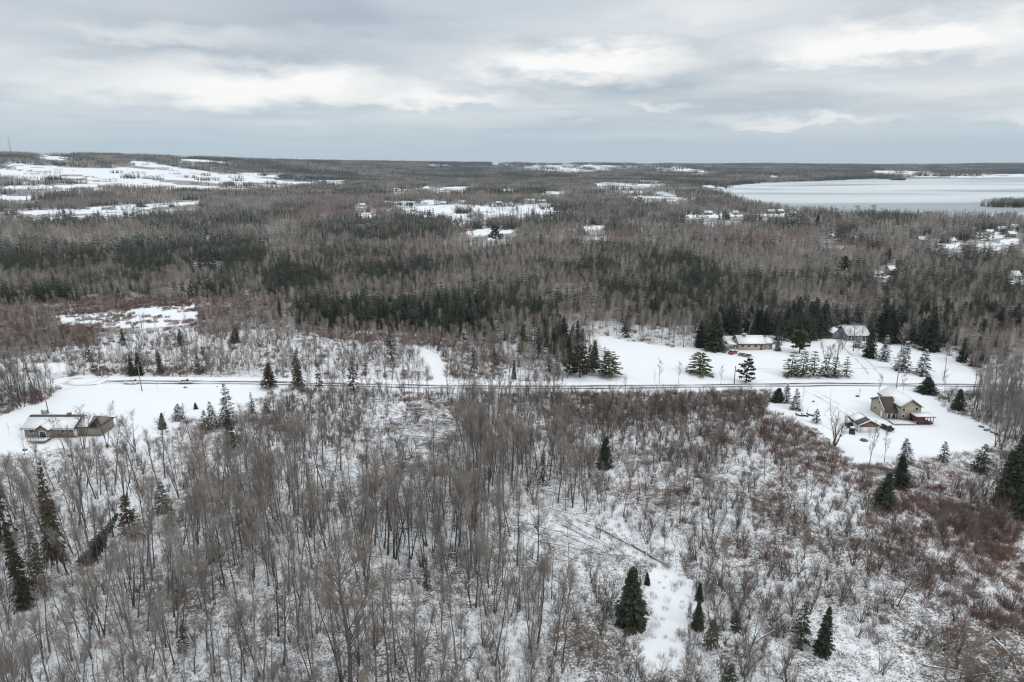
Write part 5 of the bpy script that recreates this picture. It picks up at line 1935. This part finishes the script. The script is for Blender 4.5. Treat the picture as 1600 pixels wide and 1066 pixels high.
def cream_bungalow():
    p = ground_at(1154, 547)
    t = thing('bungalow', 'low cream bungalow with snowy roof and red chimney at the back of the upper lawn', 'house', (p[0], p[1], 0))
    k = m_per_px(1154, 547)
    L1, L2, D = 40 * k, 54 * k, 8.5
    part('wall', gable_walls(0, L1, 0, D, 2.7, 5.0, 'x'), M['cream'], t)
    add_roof(t, 0, L1, 0, D, 2.7, 5.0, 'x', M['shingle_grey'], over=.55)
    part('wall', gable_walls(L1 + .6, L2, 1.2, D - 1, 2.4, 3.9, 'x'), M['cream'], t)
    add_roof(t, L1 + .62, L2, 1.2, D - 1, 2.4, 3.9, 'x', M['shingle_grey'], over=.4)
    link_ = Soup()
    link_.box(L1 + .01, L1 + .59, 2, D - 2, -.3, 2.3)
    part('wall', link_, M['cream'], t)
    for x in (1.6, 4.2, 7.0):
        window(t, x, 1.15, 1.5, 1.0, 0)
    door(t, L1 - 1.2, .1, .95, 2.0, 0, 'brickred')
    window(t, L1 + 2.6, 1.0, 1.0, .9, 1.2)
    c = Soup()
    c.box(2.3, 3.5, D / 2 - .9, D / 2 - .1, 4.0, 5.9)
    ch = part('chimney', c, M['brickred'], t)
    cs = Soup()
    cs.box(2.25, 3.55, D / 2 - .95, D / 2 - .05, 5.9, 6.05)
    part('chimney_cap', cs, M['snow'], ch)
    # carport on posts with a snowy roof
    pt = [Soup() for _ in range(4)]
    for s, (x, y) in zip(pt, ((-4.8, .6), (-4.8, 6.2), (-1.2, .6), (-1.2, 6.2))):
        s.box(x - .07, x + .07, y - .07, y + .07, -.2, 2.2)
        part('carport_post', s, M['white'], t)
    s = Soup()
    s.prism([(.2, 2.2), (6.6, 2.55), (6.6, 2.7), (.2, 2.35)], 'x', -5.2, -.85)
    cr_ = part('carport_roof', s, M['white'], t)
    s = Soup()
    s.prism([(.25, 2.355), (6.55, 2.705), (6.55, 2.86), (.25, 2.51)], 'x', -5.15, -.9)
    part('snow_cover', s, M['snow'], cr_)


cream_bungalow()


def white_roofed():
    p = ground_at(1320, 532)
    t = thing('house', 'grey house under a broad snow roof with a white posted porch at the wood edge', 'house', (p[0], p[1], 0))
    w, d = 9.8, 9.5
    part('wall', gable_walls(0, w, 0, d, 2.7, 5.4, 'x'), M['grey_side'], t)
    add_roof(t, 0, w, -1.8, d, 2.55, 5.4, 'x', M['shingle_grey'], over=.5)
    part('wall', gable_walls(-4.2, -.02, 2.2, d, 2.4, 4.4, 'y'), M['grey_side'], t)
    add_roof(t, -4.2, -.6, 2.2, d, 2.4, 4.4, 'y', M['shingle_grey'], over=.4)
    for x in np.linspace(.3, w - .3, 7):
        s = Soup()
        s.box(x - .09, x + .09, -1.95, -1.77, -.2, 2.25)
        part('porch_post', s, M['white'], t)
    for x in (2.2, 5.0, 9.2):
        window(t, x, .9, 1.3, 1.2, 0)
    door(t, 7.1, .1, 1, 2, 0)


white_roofed()


# ---- vehicles
def wheel(root, x, y, r=.33, w=.22):
    a = np.arange(12) / 12 * 2 * math.pi
    s = Soup()
    s.prism([(x + r * math.cos(q), r + r * math.sin(q)) for q in a], 'y', y - w / 2, y + w / 2)
    o = part('wheel', s, M['rubber'], root)
    h = Soup()
    h.prism([(x + r * .6 * math.cos(q), r + r * .6 * math.sin(q)) for q in a], 'y', y - w / 2 - .012, y + w / 2 + .012)
    part('rim', h, M['steel'], o)


def car(u, v, label, paint, rz=0.0, suv=False, snow=True, dx=0):
    p = ground_at(u, v)
    t = thing('parked_car', label, 'car', (p[0] + dx, p[1], .06), rz)
    h = .18 if suv else 0
    body = Soup()
    body.prism([(-2.25, .38), (2.2, .38), (2.28, .62), (2.2, .86 + h * .5), (1.15, .98 + h), (-1.95, 1.0 + h), (-2.25, .9 + h * .5)], 'y', -.86, .86)
    part('body', body, M[paint], t)
    cab = Soup()
    ro = .98 + h
    back = -1.9 if suv else -1.55
    cab.prism([(1.12, ro), (.45, 1.43 + h), (back + .45, 1.45 + h), (back, ro)], 'y', -.76, .76)
    part('windows', cab, M['glass'], t)
    rf = Soup()
    rf.box(back + .42, .48, -.74, .74, 1.44 + h, 1.5 + h)
    r = part('roof', rf, M[paint], t)
    for x in (.36, -.45, back + .5):
        for y in (-.765, .765):
            s = Soup()
            s.box(x - .05, x + .05, y - .01, y + .01, ro, 1.45 + h)
            part('pillar', s, M[paint], t)
    if snow:
        s = Soup()
        s.box(back + .5, .4, -.66, .66, 1.502 + h, 1.57 + h)
        part('snow_cover', s, M['snow'], r)
    for x in (-1.4, 1.42):
        for y in (-.78, .78):
            wheel(t, x, y)
    for y in (-.6, .6):
        s = Soup()
        s.box(2.2, 2.27, y - .18, y + .18, .66, .8)
        part('headlight', s, M['white'], t)
        s = Soup()
        s.box(-2.29, -2.2, y - .14, y + .14, .72, .86)
        part('tail_light', s, M['carred'], t)
    return t


car(205, 600.5, 'white car parked at the road end beside the utility pole', 'carwhite', R(178), suv=True)
car(290, 599.6, 'silver car standing on the road beyond the long lawn', 'carsilver', R(2))
car(1145, 553, 'red car parked before the carport of the cream bungalow', 'carred', R(40))
car(1384, 671, 'dark snow-dusted car parked between the garage and the deck', 'black', R(105))


def utility(u, v, label, rz):
    p = ground_at(u, v)
    t = thing('utility_buggy', label, 'vehicle', (p[0], p[1], .02), rz)
    b = Soup()
    b.prism([(-1.3, .35), (1.35, .35), (1.4, .75), (.5, .95), (-1.35, .95)], 'y', -.65, .65)
    part('body', b, M['black'], t)
    for x, y in ((.45, -.58), (.45, .58), (-.75, -.58), (-.75, .58)):
        s = Soup()
        s.tube([(x, y, .9), (x * .8, y, 1.75)], [.05, .05], 5)
        part('cage_bar', s, M['black'], t)
    s = Soup()
    s.box(-.75, .5, -.66, .66, 1.75, 1.82)
    r = part('roof', s, M['black'], t)
    s = Soup()
    s.box(-.7, .45, -.6, .6, 1.822, 1.94)
    part('snow_cover', s, M['snow'], r)
    s = Soup()
    s.box(-.6, .1, -.5, .5, .952, 1.25)
    part('seat', s, M['rubber'], t)
    for x in (-.85, .9):
        for y in (-.62, .62):
            wheel(t, x, y, .36, .26)


utility(1326, 667, 'black open buggy with snow on its roof, farther of two beside the garage', R(80))
utility(1331, 677, 'black open buggy with snow on its roof, nearer of two beside the garage', R(65))


def trailer():
    p = ground_at(1163, 557)
    t = thing('trailer', 'low dark snow-streaked trailer before the cream bungalow', 'trailer', (p[0], p[1], 0), R(-40))
    s = Soup()
    s.box(-2.6, 2.6, -.9, .9, .55, .68)
    b = part('bed', s, M['deck'], t)
    s = Soup()
    s.box(-2.5, 1.2, -.8, .3, .685, .78)
    part('snow_cover', s, M['snow'], b)
    s = Soup()
    s.tube([(2.6, 0, .6), (4.0, 0, .45)], [.06, .06], 5)
    part('drawbar', s, M['black'], t)
    for y in (-.9, .9):
        s = Soup()
        s.box(-2.6, 2.6, y - .03, y + .03, .68, 1.0)
        part('side_rail', s, M['black'], t)
        wheel(t, -.3, y + (.15 if y > 0 else -.15), .3, .2)


trailer()


# ---- poles and wires
def pole(u, v, vt, label, mk='pole', cross=True, can=False, lean=0.0):
    p = ground_at(u, v)
    H = top_height(p[1], vt)
    t = thing('utility_pole', label, 'pole', (p[0], p[1], 0))
    t.rotation_euler = (0, lean, 0)
    s = Soup()
    s.tube([(0, 0, -.5), (0, 0, H)], [.17, .12], 8)
    part('shaft', s, M[mk], t)
    if cross:
        s = Soup()
        s.box(-.9, .9, -.2, -.1, H - .75, H - .6)
        part('crossarm', s, M[mk], t)
        for x in (-.75, 0, .75):
            s = Soup()
            s.tube([(x, -.15, H - .6), (x, -.15, H - .38)], [.05, .04], 6)
            part('insulator', s, M['glass'], t)
    if can:
        s = Soup()
        s.tube([(.32, 0, H - 2.4), (.32, 0, H - 1.4)], [.22, .22], 10)
        part('transformer', s, M['steel'], t)
    return np.array([p[0], p[1], H - .4])


def wire(a, b, label, sag=.6, r=.022):
    t = np.linspace(0, 1, 14)
    P = a[None] * (1 - t)[:, None] + b[None] * t[:, None]
    P[:, 2] -= sag * 4 * t * (1 - t)
    s = Soup()
    s.tube(P, np.full(14, r), 4)
    o = link(bpy.data.objects.new('overhead_wire', s.mesh('overhead_wire', [M['wire']])))
    tag(o, label, 'wire')


h0 = pole(222, 611, 568, 'pale leaning utility pole by the white car at the road end', can=False, lean=-.03)
h1 = pole(76, 646, 615, 'pale utility pole behind the tan bungalow, beside a grey box', cross=False, lean=-.05)
h2 = pole(548, 590, 549, 'thin grey utility pole in the scrub on the far side of the road', cross=True)
h3 = pole(1147, 600, 572, 'short dark pole by the road below the cream bungalow', 'pole_dark', cross=False)
h4 = pole(1400, 608, 571, 'slim utility pole by the road above the two-storey house', cross=True, can=True)
h5 = pole(1379, 563, 530, 'pale bare pole before a snowy spruce on the upper lawn', cross=False)
wire(h0, h1, 'overhead wire sagging from the road end to the tan bungalow pole', .8)
wire(h0, h2, 'overhead wire running along the far side of the road from the leaning pole', 1.2)
wire(h3, h4, 'overhead wire along the road between the short dark pole and the slim one', 1.0)
wire(h4, h5, 'overhead wire crossing the road up to the bare lawn pole', .5)


def grey_box():
    p = ground_at(70, 647)
    t = thing('utility_box', 'small grey metal box on a stand beside the pole behind the tan bungalow', 'box', (p[0], p[1], 0))
    s = Soup()
    s.box(-.75, .75, -.4, .4, .35, 1.35)
    b = part('cabinet', s, M['steel'], t)
    s = Soup()
    s.box(-.8, .8, -.45, .45, 1.352, 1.46)
    part('snow_cover', s, M['snow'], b)
    for x in (-.6, .6):
        s = Soup()
        s.box(x - .06, x + .06, -.3, .3, -.2, .35)
        part('leg', s, M['pole'], t)


grey_box()


# ---- three dark cradles with thin posts by the lawn of the two-storey house
for i, (u, v, lab) in enumerate([(1249, 650, 'dark low cradle with a thin upright post, first of three by the grey spruce'), (1257.5, 650.5, 'dark low cradle with a thin upright post, middle of three by the grey spruce'),
                                 (1266, 649.5, 'dark low cradle with a thin upright post, last of three beside the grey spruce')]):
    p = ground_at(u, v)
    t = thing('swing_cradle', lab, 'play set', (p[0], p[1], 0), R(-32))
    s = Soup()
    s.prism([(-1.1, .3), (1.0, .12), (1.05, .32), (-.8, .55), (-1.15, .75)], 'y', -.32, .32)
    part('hull', s, M['black'], t)
    s = Soup()
    s.tube([(-.9, .25, .2), (-.9, .25, 2.5)], [.04, .04], 5)
    part('upright_post', s, M['pole_dark'], t)
    s = Soup()
    s.box(-.75, .75, -.26, .26, .5, .56)
    part('snow_cover', s, M['snow'], t)

# ---- stones and small garden things on the lawns


def stone(u, v, r, label, group=None, sd=0):
    p = ground_at(u, v)
    g = rg_(900 + sd)
    n, m_ = 7, 5
    V = [(0, 0, r * .75)]
    for j in range(1, m_):
        for i in range(n):
            a, e = i / n * 6.283, j / (m_ - 1) * 1.9
            q = r * g.uniform(.8, 1.15)
            V.append((q * math.sin(e) * math.cos(a), q * math.sin(e) * math.sin(a) * .8, q * .75 * math.cos(e)))
    T = [(0, 1 + i, 1 + (i + 1) % n) for i in range(n)]
    for j in range(m_ - 2):
        for i in range(n):
            a, b = 1 + j * n + i, 1 + j * n + (i + 1) % n
            T += [(a, a + n, b + n), (a, b + n, b)]
    o = link(bpy.data.objects.new('boulder', mesh_np('boulder', V, T, [M['stone']])))
    o.location = (p[0], p[1], .1)
    tag(o, label, 'stone', group)


for i, (u, v) in enumerate([(1531, 667), (1535, 668), (1541, 673), (1545, 672), (1550, 676), (1557, 679)]):
    stone(u, v, .55 + .1 * (i % 3), 'dark snow-capped boulder in the row edging the big lawn', 'boulders edging the big lawn', i)
stone(1350, 689, 1.1, 'dark heap of stones alone on the snow in front of the garage', sd=20)
stone(1340, 620, .7, 'dark half-buried boulder on the snow beside a small bare bush', sd=21)
stone(290, 606, .7, 'small dark stone on the long lawn below the silver car', sd=22)
stone(39, 704, .7, 'flat dark stone on the snow in front of the tan bungalow', sd=23)
stone(339, 605, .45, 'small dark stone on the long lawn beside the road', sd=24)
stone(1271, 628, .5, 'dark clipped round mound on the lawn by the group of three spruces', sd=25)
stone(1407, 582, .6, 'dark stone on the upper lawn below the large snow-dusted spruce', sd=26)

# ---- bare garden trees standing on the snow, one by one
LONE = [(1302, 697, 626, -1, 'bushy many-stemmed bare tree on the lawn beside the black buggies'), (1357, 732, 668, 9, 'slim bare birch on the snow in front of the garage'), (1382, 722, 676, 9, 'pale slim bare birch standing alone before the garage snow'),
        (1372, 620, 588, 9, 'bare young birch by the road behind the two-storey house'), (1410, 618, 585, 9, 'bare young birch between road and two-storey house by the slim utility pole'), (1343, 617, 608, 4, 'small bare bush on the lawn behind the two-storey house'),
        (15, 680, 662, 10, 'tiny bare tree on the snow at the end of the tan bungalow'), (1030, 600, 565, 9, 'bare young birch on the road edge of the open upper lawn'), (1060, 600, 568, 9, 'second bare young birch on the road edge of the open upper lawn'),
        (1022, 601, 580, 10, 'thin bare sapling beside the first birch of the upper lawn'), (1126, 601, 573, 9, 'bare birch by the road near the round sparse pine'), (1253, 632, 606, 10, 'thin bare tree by the group of three spruces'),
        (1068, 543, 502, 4, 'spreading bare tree at the back edge of the open upper lawn'), (1170, 530, 492, 9, 'pale bare birch rising behind the cream bungalow'), (1408, 548, 508, 4, 'bare round-crowned tree at the back of the upper lawn by the wood'),
        (247, 612, 596, 10, 'tiny bare sapling on the long lawn past the leaning pole'), (1475, 592, 540, 2, 'tall slim pale tree at the outer end of the upper lawn'), (745, 690, 600, 5, 'large spreading pale bare tree in the brush below the road'),
        (210, 706, 645, 8, 'several-stemmed bare tree at the lawn edge past the garage end'), (130, 702, 640, 8, 'several-stemmed bare tree before the tan bungalow garage'), (100, 704, 652, 6, 'forked bare tree before the tan bungalow deck'), (170, 700, 640, 7, 'bare tree clump by the garage end of the tan bungalow'),
        (760, 560, 505, 9, 'pale leaning birch at the wood edge past the curved track'), (1342, 548, 498, 9, 'pale birch over the white roofed house'), (1398, 500, 455, 9, 'white forked birch in the dark wood above the upper lawn'),
        (1333, 549, 507, 4, 'spreading bare tree screening the front of the white roofed house'), (1316, 546, 512, 8, 'many-stemmed bare tree at the end of the white roofed house'), (1305, 585, 530, 6, 'brown twiggy tree behind the snowy row of pines'), (1290, 580, 535, 7, 'thin brown tree cluster behind the snowy row of pines'),
        (400, 1066, 870, 9, 'tall pale leaning trunk at the bottom of the wood'), (548, 1090, 830, 5, 'big branching bare tree with a crooked bole at the bottom edge')]
for u, v, vt, k, lab in LONE:
    p = ground_at(u, v)
    H = top_height(p[1], vt)
    s = H / 12
    w = s * (1.25 if k in (4, 5, 7, 8) else 1)
    if k < 0:
        s = H / 4.5
        plant('bare_tree', 'tree', SHRUB[0], (p[0], p[1], 0), 1.0, (s * .95, s * .95, s), lab)
        continue
    plant('bare_tree', 'tree', BARE[k], (p[0], p[1], 0), random.uniform(0, 6.28), (w, w, s), lab)
for u, v, vt, lab in ((1337, 333, 318, 'first of two rusty orange bare trees by the field short of the lake'), (1362, 332, 319, 'second of two rusty orange bare trees by the field short of the lake')):
    p = ground_at(u, v)
    s = 16 / 12
    cm_ = BARE[5][1].copy()
    cm_.materials[0] = M['orange']
    plant('bare_tree', 'tree', (BARE[5][0], cm_), (p[0], p[1], float(terrain(p[0], p[1]))), u, (s * 2.0, s * 2.0, s), lab)

# ---- felled trunks
LOGM = []
for i in range(5):
    g = rg_(950 + i)
    tr, br = Soup(), Soup()
    n = 6
    t = np.linspace(0, 1, n)
    P = np.stack([t, g.normal(0, .006, n), g.normal(0, .004, n)], 1)      # unit length along x, thickness set below
    L_ = 9.0
    P *= np.array([L_, L_, L_])
    tr.tube(P, .17 * (1 - .7 * t), 6)
    m_ = 12
    f = g.uniform(.35, 1, m_)
    B = np.stack([f * L_, np.zeros(m_), np.zeros(m_)], 1)
    D = np.stack([np.full(m_, .7), g.normal(0, .8, m_), g.uniform(-.1, .9, m_)], 1)
    br.spikes(B, D, g.uniform(.5, 1.8, m_), .025)
    LOGM.append((tr.mesh('log_trunk', [M['log']]), br.mesh('log_branches', [M['bark']])))


def log(a, b, label, group, lift=.25, thick=1.0):
    a, b = np.asarray(a, float), np.asarray(b, float)
    L_ = np.hypot(*(b - a)[:2])
    k = rng.integers(5)
    o = bpy.data.objects.new('fallen_log', None)
    link(o)
    o.location = (a[0], a[1], float(terrain(a[0], a[1])) + lift)
    o.rotation_euler = (0, rng.normal(-.03, .035), math.atan2(b[1] - a[1], b[0] - a[0]))
    o.scale = (L_ / 9, thick, thick)
    tag(o, label, 'log', group)
    link(bpy.data.objects.new('trunk', LOGM[k][0]), o)
    link(bpy.data.objects.new('branches', LOGM[k][1]), o)['kind'] = 'stuff'


for (u0, v0, u1, v1, th) in [(858, 800, 925, 815, .9), (810, 818, 925, 853, 1), (865, 805, 985, 880, 1), (880, 820, 960, 862, 1), (900, 812, 985, 850, .8), (930, 822, 1048, 888, 1.3), (988, 853, 1050, 890, 1.5), (835, 832, 940, 868, .9), (850, 850, 965, 880, .8), (900, 805, 932, 806, .7),
                             (820, 870, 915, 940, 1.1), (800, 872, 850, 925, 1), (835, 848, 880, 838, .8), (880, 838, 985, 885, 1), (955, 848, 985, 878, .8), (845, 770, 920, 790, .9), (870, 785, 950, 792, .8), (800, 752, 850, 772, .9)]:
    log(ground_at(u0, v0), ground_at(u1, v1), 'long grey felled trunk lying in the criss-cross of logs above the big full spruce', 'felled trunks above the big full spruce', rng.uniform(.2, .8), th)
for i in range(64):
    u0, v0 = 640 + rng.normal(0, 40), 662 + rng.normal(0, 16)
    a = ground_at(u0, v0)
    ang = rng.choice([-1, 1], p=[.7, .3]) * rng.uniform(.3, 1.1) + rng.normal(0, .2)
    ln = rng.uniform(4, 10)
    log(a, a + np.array([math.cos(ang) * ln, math.sin(ang) * ln, 0]), 'thin pale felled trunk in the tangle just below the road', 'felled trunks in the tangle below the road', rng.uniform(.4, 1.9), rng.uniform(.9, 1.3))
for (u0, v0, u1, v1) in [(505, 860, 620, 790), (540, 810, 620, 788), (545, 900, 590, 870), (420, 940, 500, 920), (560, 905, 610, 860), (640, 985, 690, 1010), (690, 870, 760, 862), (620, 822, 700, 816), (500, 765, 560, 775), (470, 740, 530, 720), (540, 755, 555, 700),
                         (570, 740, 640, 725), (620, 740, 680, 752), (230, 780, 320, 795), (330, 830, 400, 810), (300, 850, 380, 812), (180, 840, 260, 815), (10, 1030, 78, 980), (100, 880, 150, 850), (540, 920, 560, 1000), (1170, 1010, 1260, 960), (1480, 1060, 1600, 1052), (1440, 1040, 1520, 1058), (1550, 1000, 1590, 1040), (960, 690, 1000, 676), (830, 730, 880, 760)]:
    log(ground_at(u0, v0), ground_at(u1, v1), 'felled trunk ' + where_is((u0 + u1) / 2, (v0 + v1) / 2, [m_ for m_ in MARKS if 'log' not in m_[2]]), 'scattered felled trunks in the wood', rng.uniform(.15, .6), rng.uniform(.8, 1.2))

for i in range(70):
    u0, v0 = rng.uniform(440, 1030), rng.uniform(690, 930)
    a = ground_at(u0, v0)
    ang, ln = rng.uniform(0, 6.28), rng.uniform(4, 10)
    b = a + np.array([math.cos(ang) * ln, math.sin(ang) * ln, 0])
    if open_at(np.array([u0]), np.array([v0]))[0]:
        continue
    log(a, b, ('thin ' if ln < 7 else 'long ') + 'felled trunk ' + where_is(u0, v0, [m_ for m_ in MARKS if 'log' not in m_[2]]), 'scattered felled trunks in the wood', rng.uniform(.15, .9), rng.uniform(.7, 1.1))

# ---- far houses, each with walls, snowy roof and a dark window row


def far_house(u, v, wpx, col, label, two=False, axis='x'):
    d = None
    for q in np.linspace(250, 7000, 4000):       # the first ground the line of sight meets
        k, m_ = (533.0 - v) / F, (u - 800.0) / F
        dy, dz = CP + k * SP, k * CP - SP
        t_ = q / dy
        if CAM_H + dz * t_ <= terrain(m_ * t_, q) + .0:
            d = np.array([m_ * t_, q])
            break
    if d is None:
        return
    k = (d[1] * CP + CAM_H * SP) / F
    w = max(wpx * k, 5)
    dp = min(max(w * .6, 7), 11)
    h = 5.4 if two else 3.2
    z = float(terrain(*d))
    t = thing('far_house', label, 'house', (d[0] - w / 2, d[1], z))
    part('wall', gable_walls(0, w, 0, dp, h, h + 2.6, axis), FW[col], t)
    add_roof(t, 0, w, 0, dp, h, h + 2.6, axis, M['shingle_grey'], over=.5)
    for x in np.linspace(w * .2, w * .8, 3):
        window(t, x, h - 2.0, min(1.6, w * .15), 1.3, 0)


FAR_H = [(622, 321, 14, 'white', 'white house at the far edge of the mid snow field, nearer the grey wood'), (641, 320, 9, 'grey', 'small grey house in a row at the far edge of the mid snow field'), (665, 319.5, 7, 'white', 'tiny white house behind the mid snow field, beside a grey one'),
         (692, 320, 10, 'beige', 'beige house at the middle of the mid snow field'), (722, 318.5, 12, 'white', 'white house just over the dark block of conifers in the mid field'), (780, 320, 9, 'grey', 'small grey house on the snow past the dark block of conifers'),
         (828, 318, 16, 'white', 'long white building, first of a pair on the mid snow field', True), (846, 317, 14, 'white', 'long white building, second of a pair on the mid snow field'), (566, 323.5, 8, 'white', 'isolated small white house before the mid snow field'),
         (700, 297, 12, 'white', 'far white house in the small clearing behind the mid snow field'), (618, 297, 7, 'blue', 'far small blue house in the grey woods'), (1107, 336, 12, 'brown', 'brown house by the conifers of the lakeside field'), (1150, 336, 8, 'beige', 'beige house on the lakeside snow field'),
         (1060, 322, 6, 'white', 'tiny white house near dark conifers short of the lakeside field'), (985, 311, 9, 'white', 'white house in the snow strip short of the lake'), (1000, 310.5, 7, 'red', 'small red house in the snow strip short of the lake'), (1030, 306, 8, 'white', 'white house on the snow rise short of the lake'),
         (960, 292, 9, 'white', 'far white farmhouse on the upper snow strip'), (1205, 334, 11, 'brown', 'brown house on the lakeside field near the rusty trees'), (1220, 333.5, 9, 'red', 'red house on the lakeside field near the shore'), (1240, 337, 9, 'beige', 'beige house at the shore end of the lakeside field'),
         (1442, 384, 12, 'blue', 'blue-grey gabled house alone in the wood towards the shore', True), (1490, 382, 7, 'white', 'small white house in the wood past the blue-grey one'), (1548, 368, 11, 'white', 'white house at the front of the shore village'), (1566, 363, 12, 'beige', 'beige house in the middle of the shore village'),
         (1587, 359, 10, 'white', 'white house at the back of the shore village'), (1582, 371, 10, 'grey', 'grey house on the near side of the shore village'), (1395, 430, 5, 'brown', 'small brown cabin in the snowy glade of the grey wood'), (1589, 439, 9, 'white', 'white shed in the small glade at the photo edge'),
         (70, 245, 8, 'white', 'far white farmhouse on the topmost hill field'), (96, 248, 8, 'grey', 'far grey barn on the topmost hill field'), (100, 281, 9, 'white', 'far white house low on the hill fields'), (123, 281, 8, 'beige', 'far beige house low on the hill fields, beside a white one'),
         (192, 259, 6, 'white', 'small far white house at the brow of the hill field'), (206, 257, 6, 'grey', 'small far grey house at the brow of the hill field'), (226, 258, 9, 'white', 'long far white barn at the brow of the hill field'), (455, 279, 9, 'white', 'far white barn at the tail of the hill fields'),
         (352, 287, 6, 'red', 'far red barn at the foot of the hill fields'), (870, 259, 9, 'white', 'very far white farm on the horizon fields'), (940, 261, 8, 'grey', 'very far grey farm on the horizon fields'), (1000, 262, 7, 'white', 'very far white house at the end of the horizon fields'), (500, 284, 8, 'white', 'far white shed past the tail of the hill fields'),
         (530, 284.5, 8, 'beige', 'far beige shed past the tail of the hill fields')]
for row in FAR_H:
    u, v, w, col, lab = row[:5]
    far_house(u, v, w, col, lab, len(row) > 5)


def mast():
    base = None
    az = math.atan((20 - 800) / 1102.0)
    q = 3250.0
    x, y = q * math.sin(az), q * math.cos(az)
    z = float(terrain(x, y))
    H = top_height(y, 213) - z
    t = thing('radio_mast', 'tall thin lattice radio mast on the far hill top', 'mast', (x, y, z))
    pts = [(math.cos(a) * 2.2, math.sin(a) * 2.2) for a in (0, 2.094, 4.189)]
    for px_, py_ in pts:
        s = Soup()
        s.tube([(px_, py_, -1), (px_ * .35, py_ * .35, H)], [.32, .22], 5)
        part('leg', s, M['steel'], t)
    s = Soup()
    nb = 18
    for i in range(nb):
        z0, z1 = H * i / nb, H * (i + 1) / nb
        f0, f1 = 1 - .65 * i / nb, 1 - .65 * (i + 1) / nb
        for a in range(3):
            p0, p1 = pts[a], pts[(a + 1) % 3]
            s.tube([(p0[0] * f0, p0[1] * f0, z0), (p1[0] * f1, p1[1] * f1, z1)], [.16, .16], 3)
    o = part('lattice', s, M['steel'], t)
    o['kind'] = 'stuff'


mast()


# ------------------------------------------------------------------ the air: pale haze that lets far hills fade
def haze():
    s = Soup()
    E = 9900.0
    s.box(-E, E, -E, E, -6.5, 330.0)
    m = bpy.data.materials.new('haze_air')
    m.use_nodes = True
    nt = m.node_tree
    nt.nodes.clear()
    o_, v_ = nt.nodes.new('ShaderNodeOutputMaterial'), nt.nodes.new('ShaderNodeVolumePrincipled')
    v_.inputs['Color'].default_value = (.72, .86, 1.0, 1)
    v_.inputs['Density'].default_value = HAZE_DENSITY
    v_.inputs['Anisotropy'].default_value = .2
    nt.links.new(v_.outputs[0], o_.inputs['Volume'])
    o = link(bpy.data.objects.new('haze', s.mesh('haze', [m])))
    tag(o, 'thin pale winter haze over the whole countryside', kind='stuff')


haze()
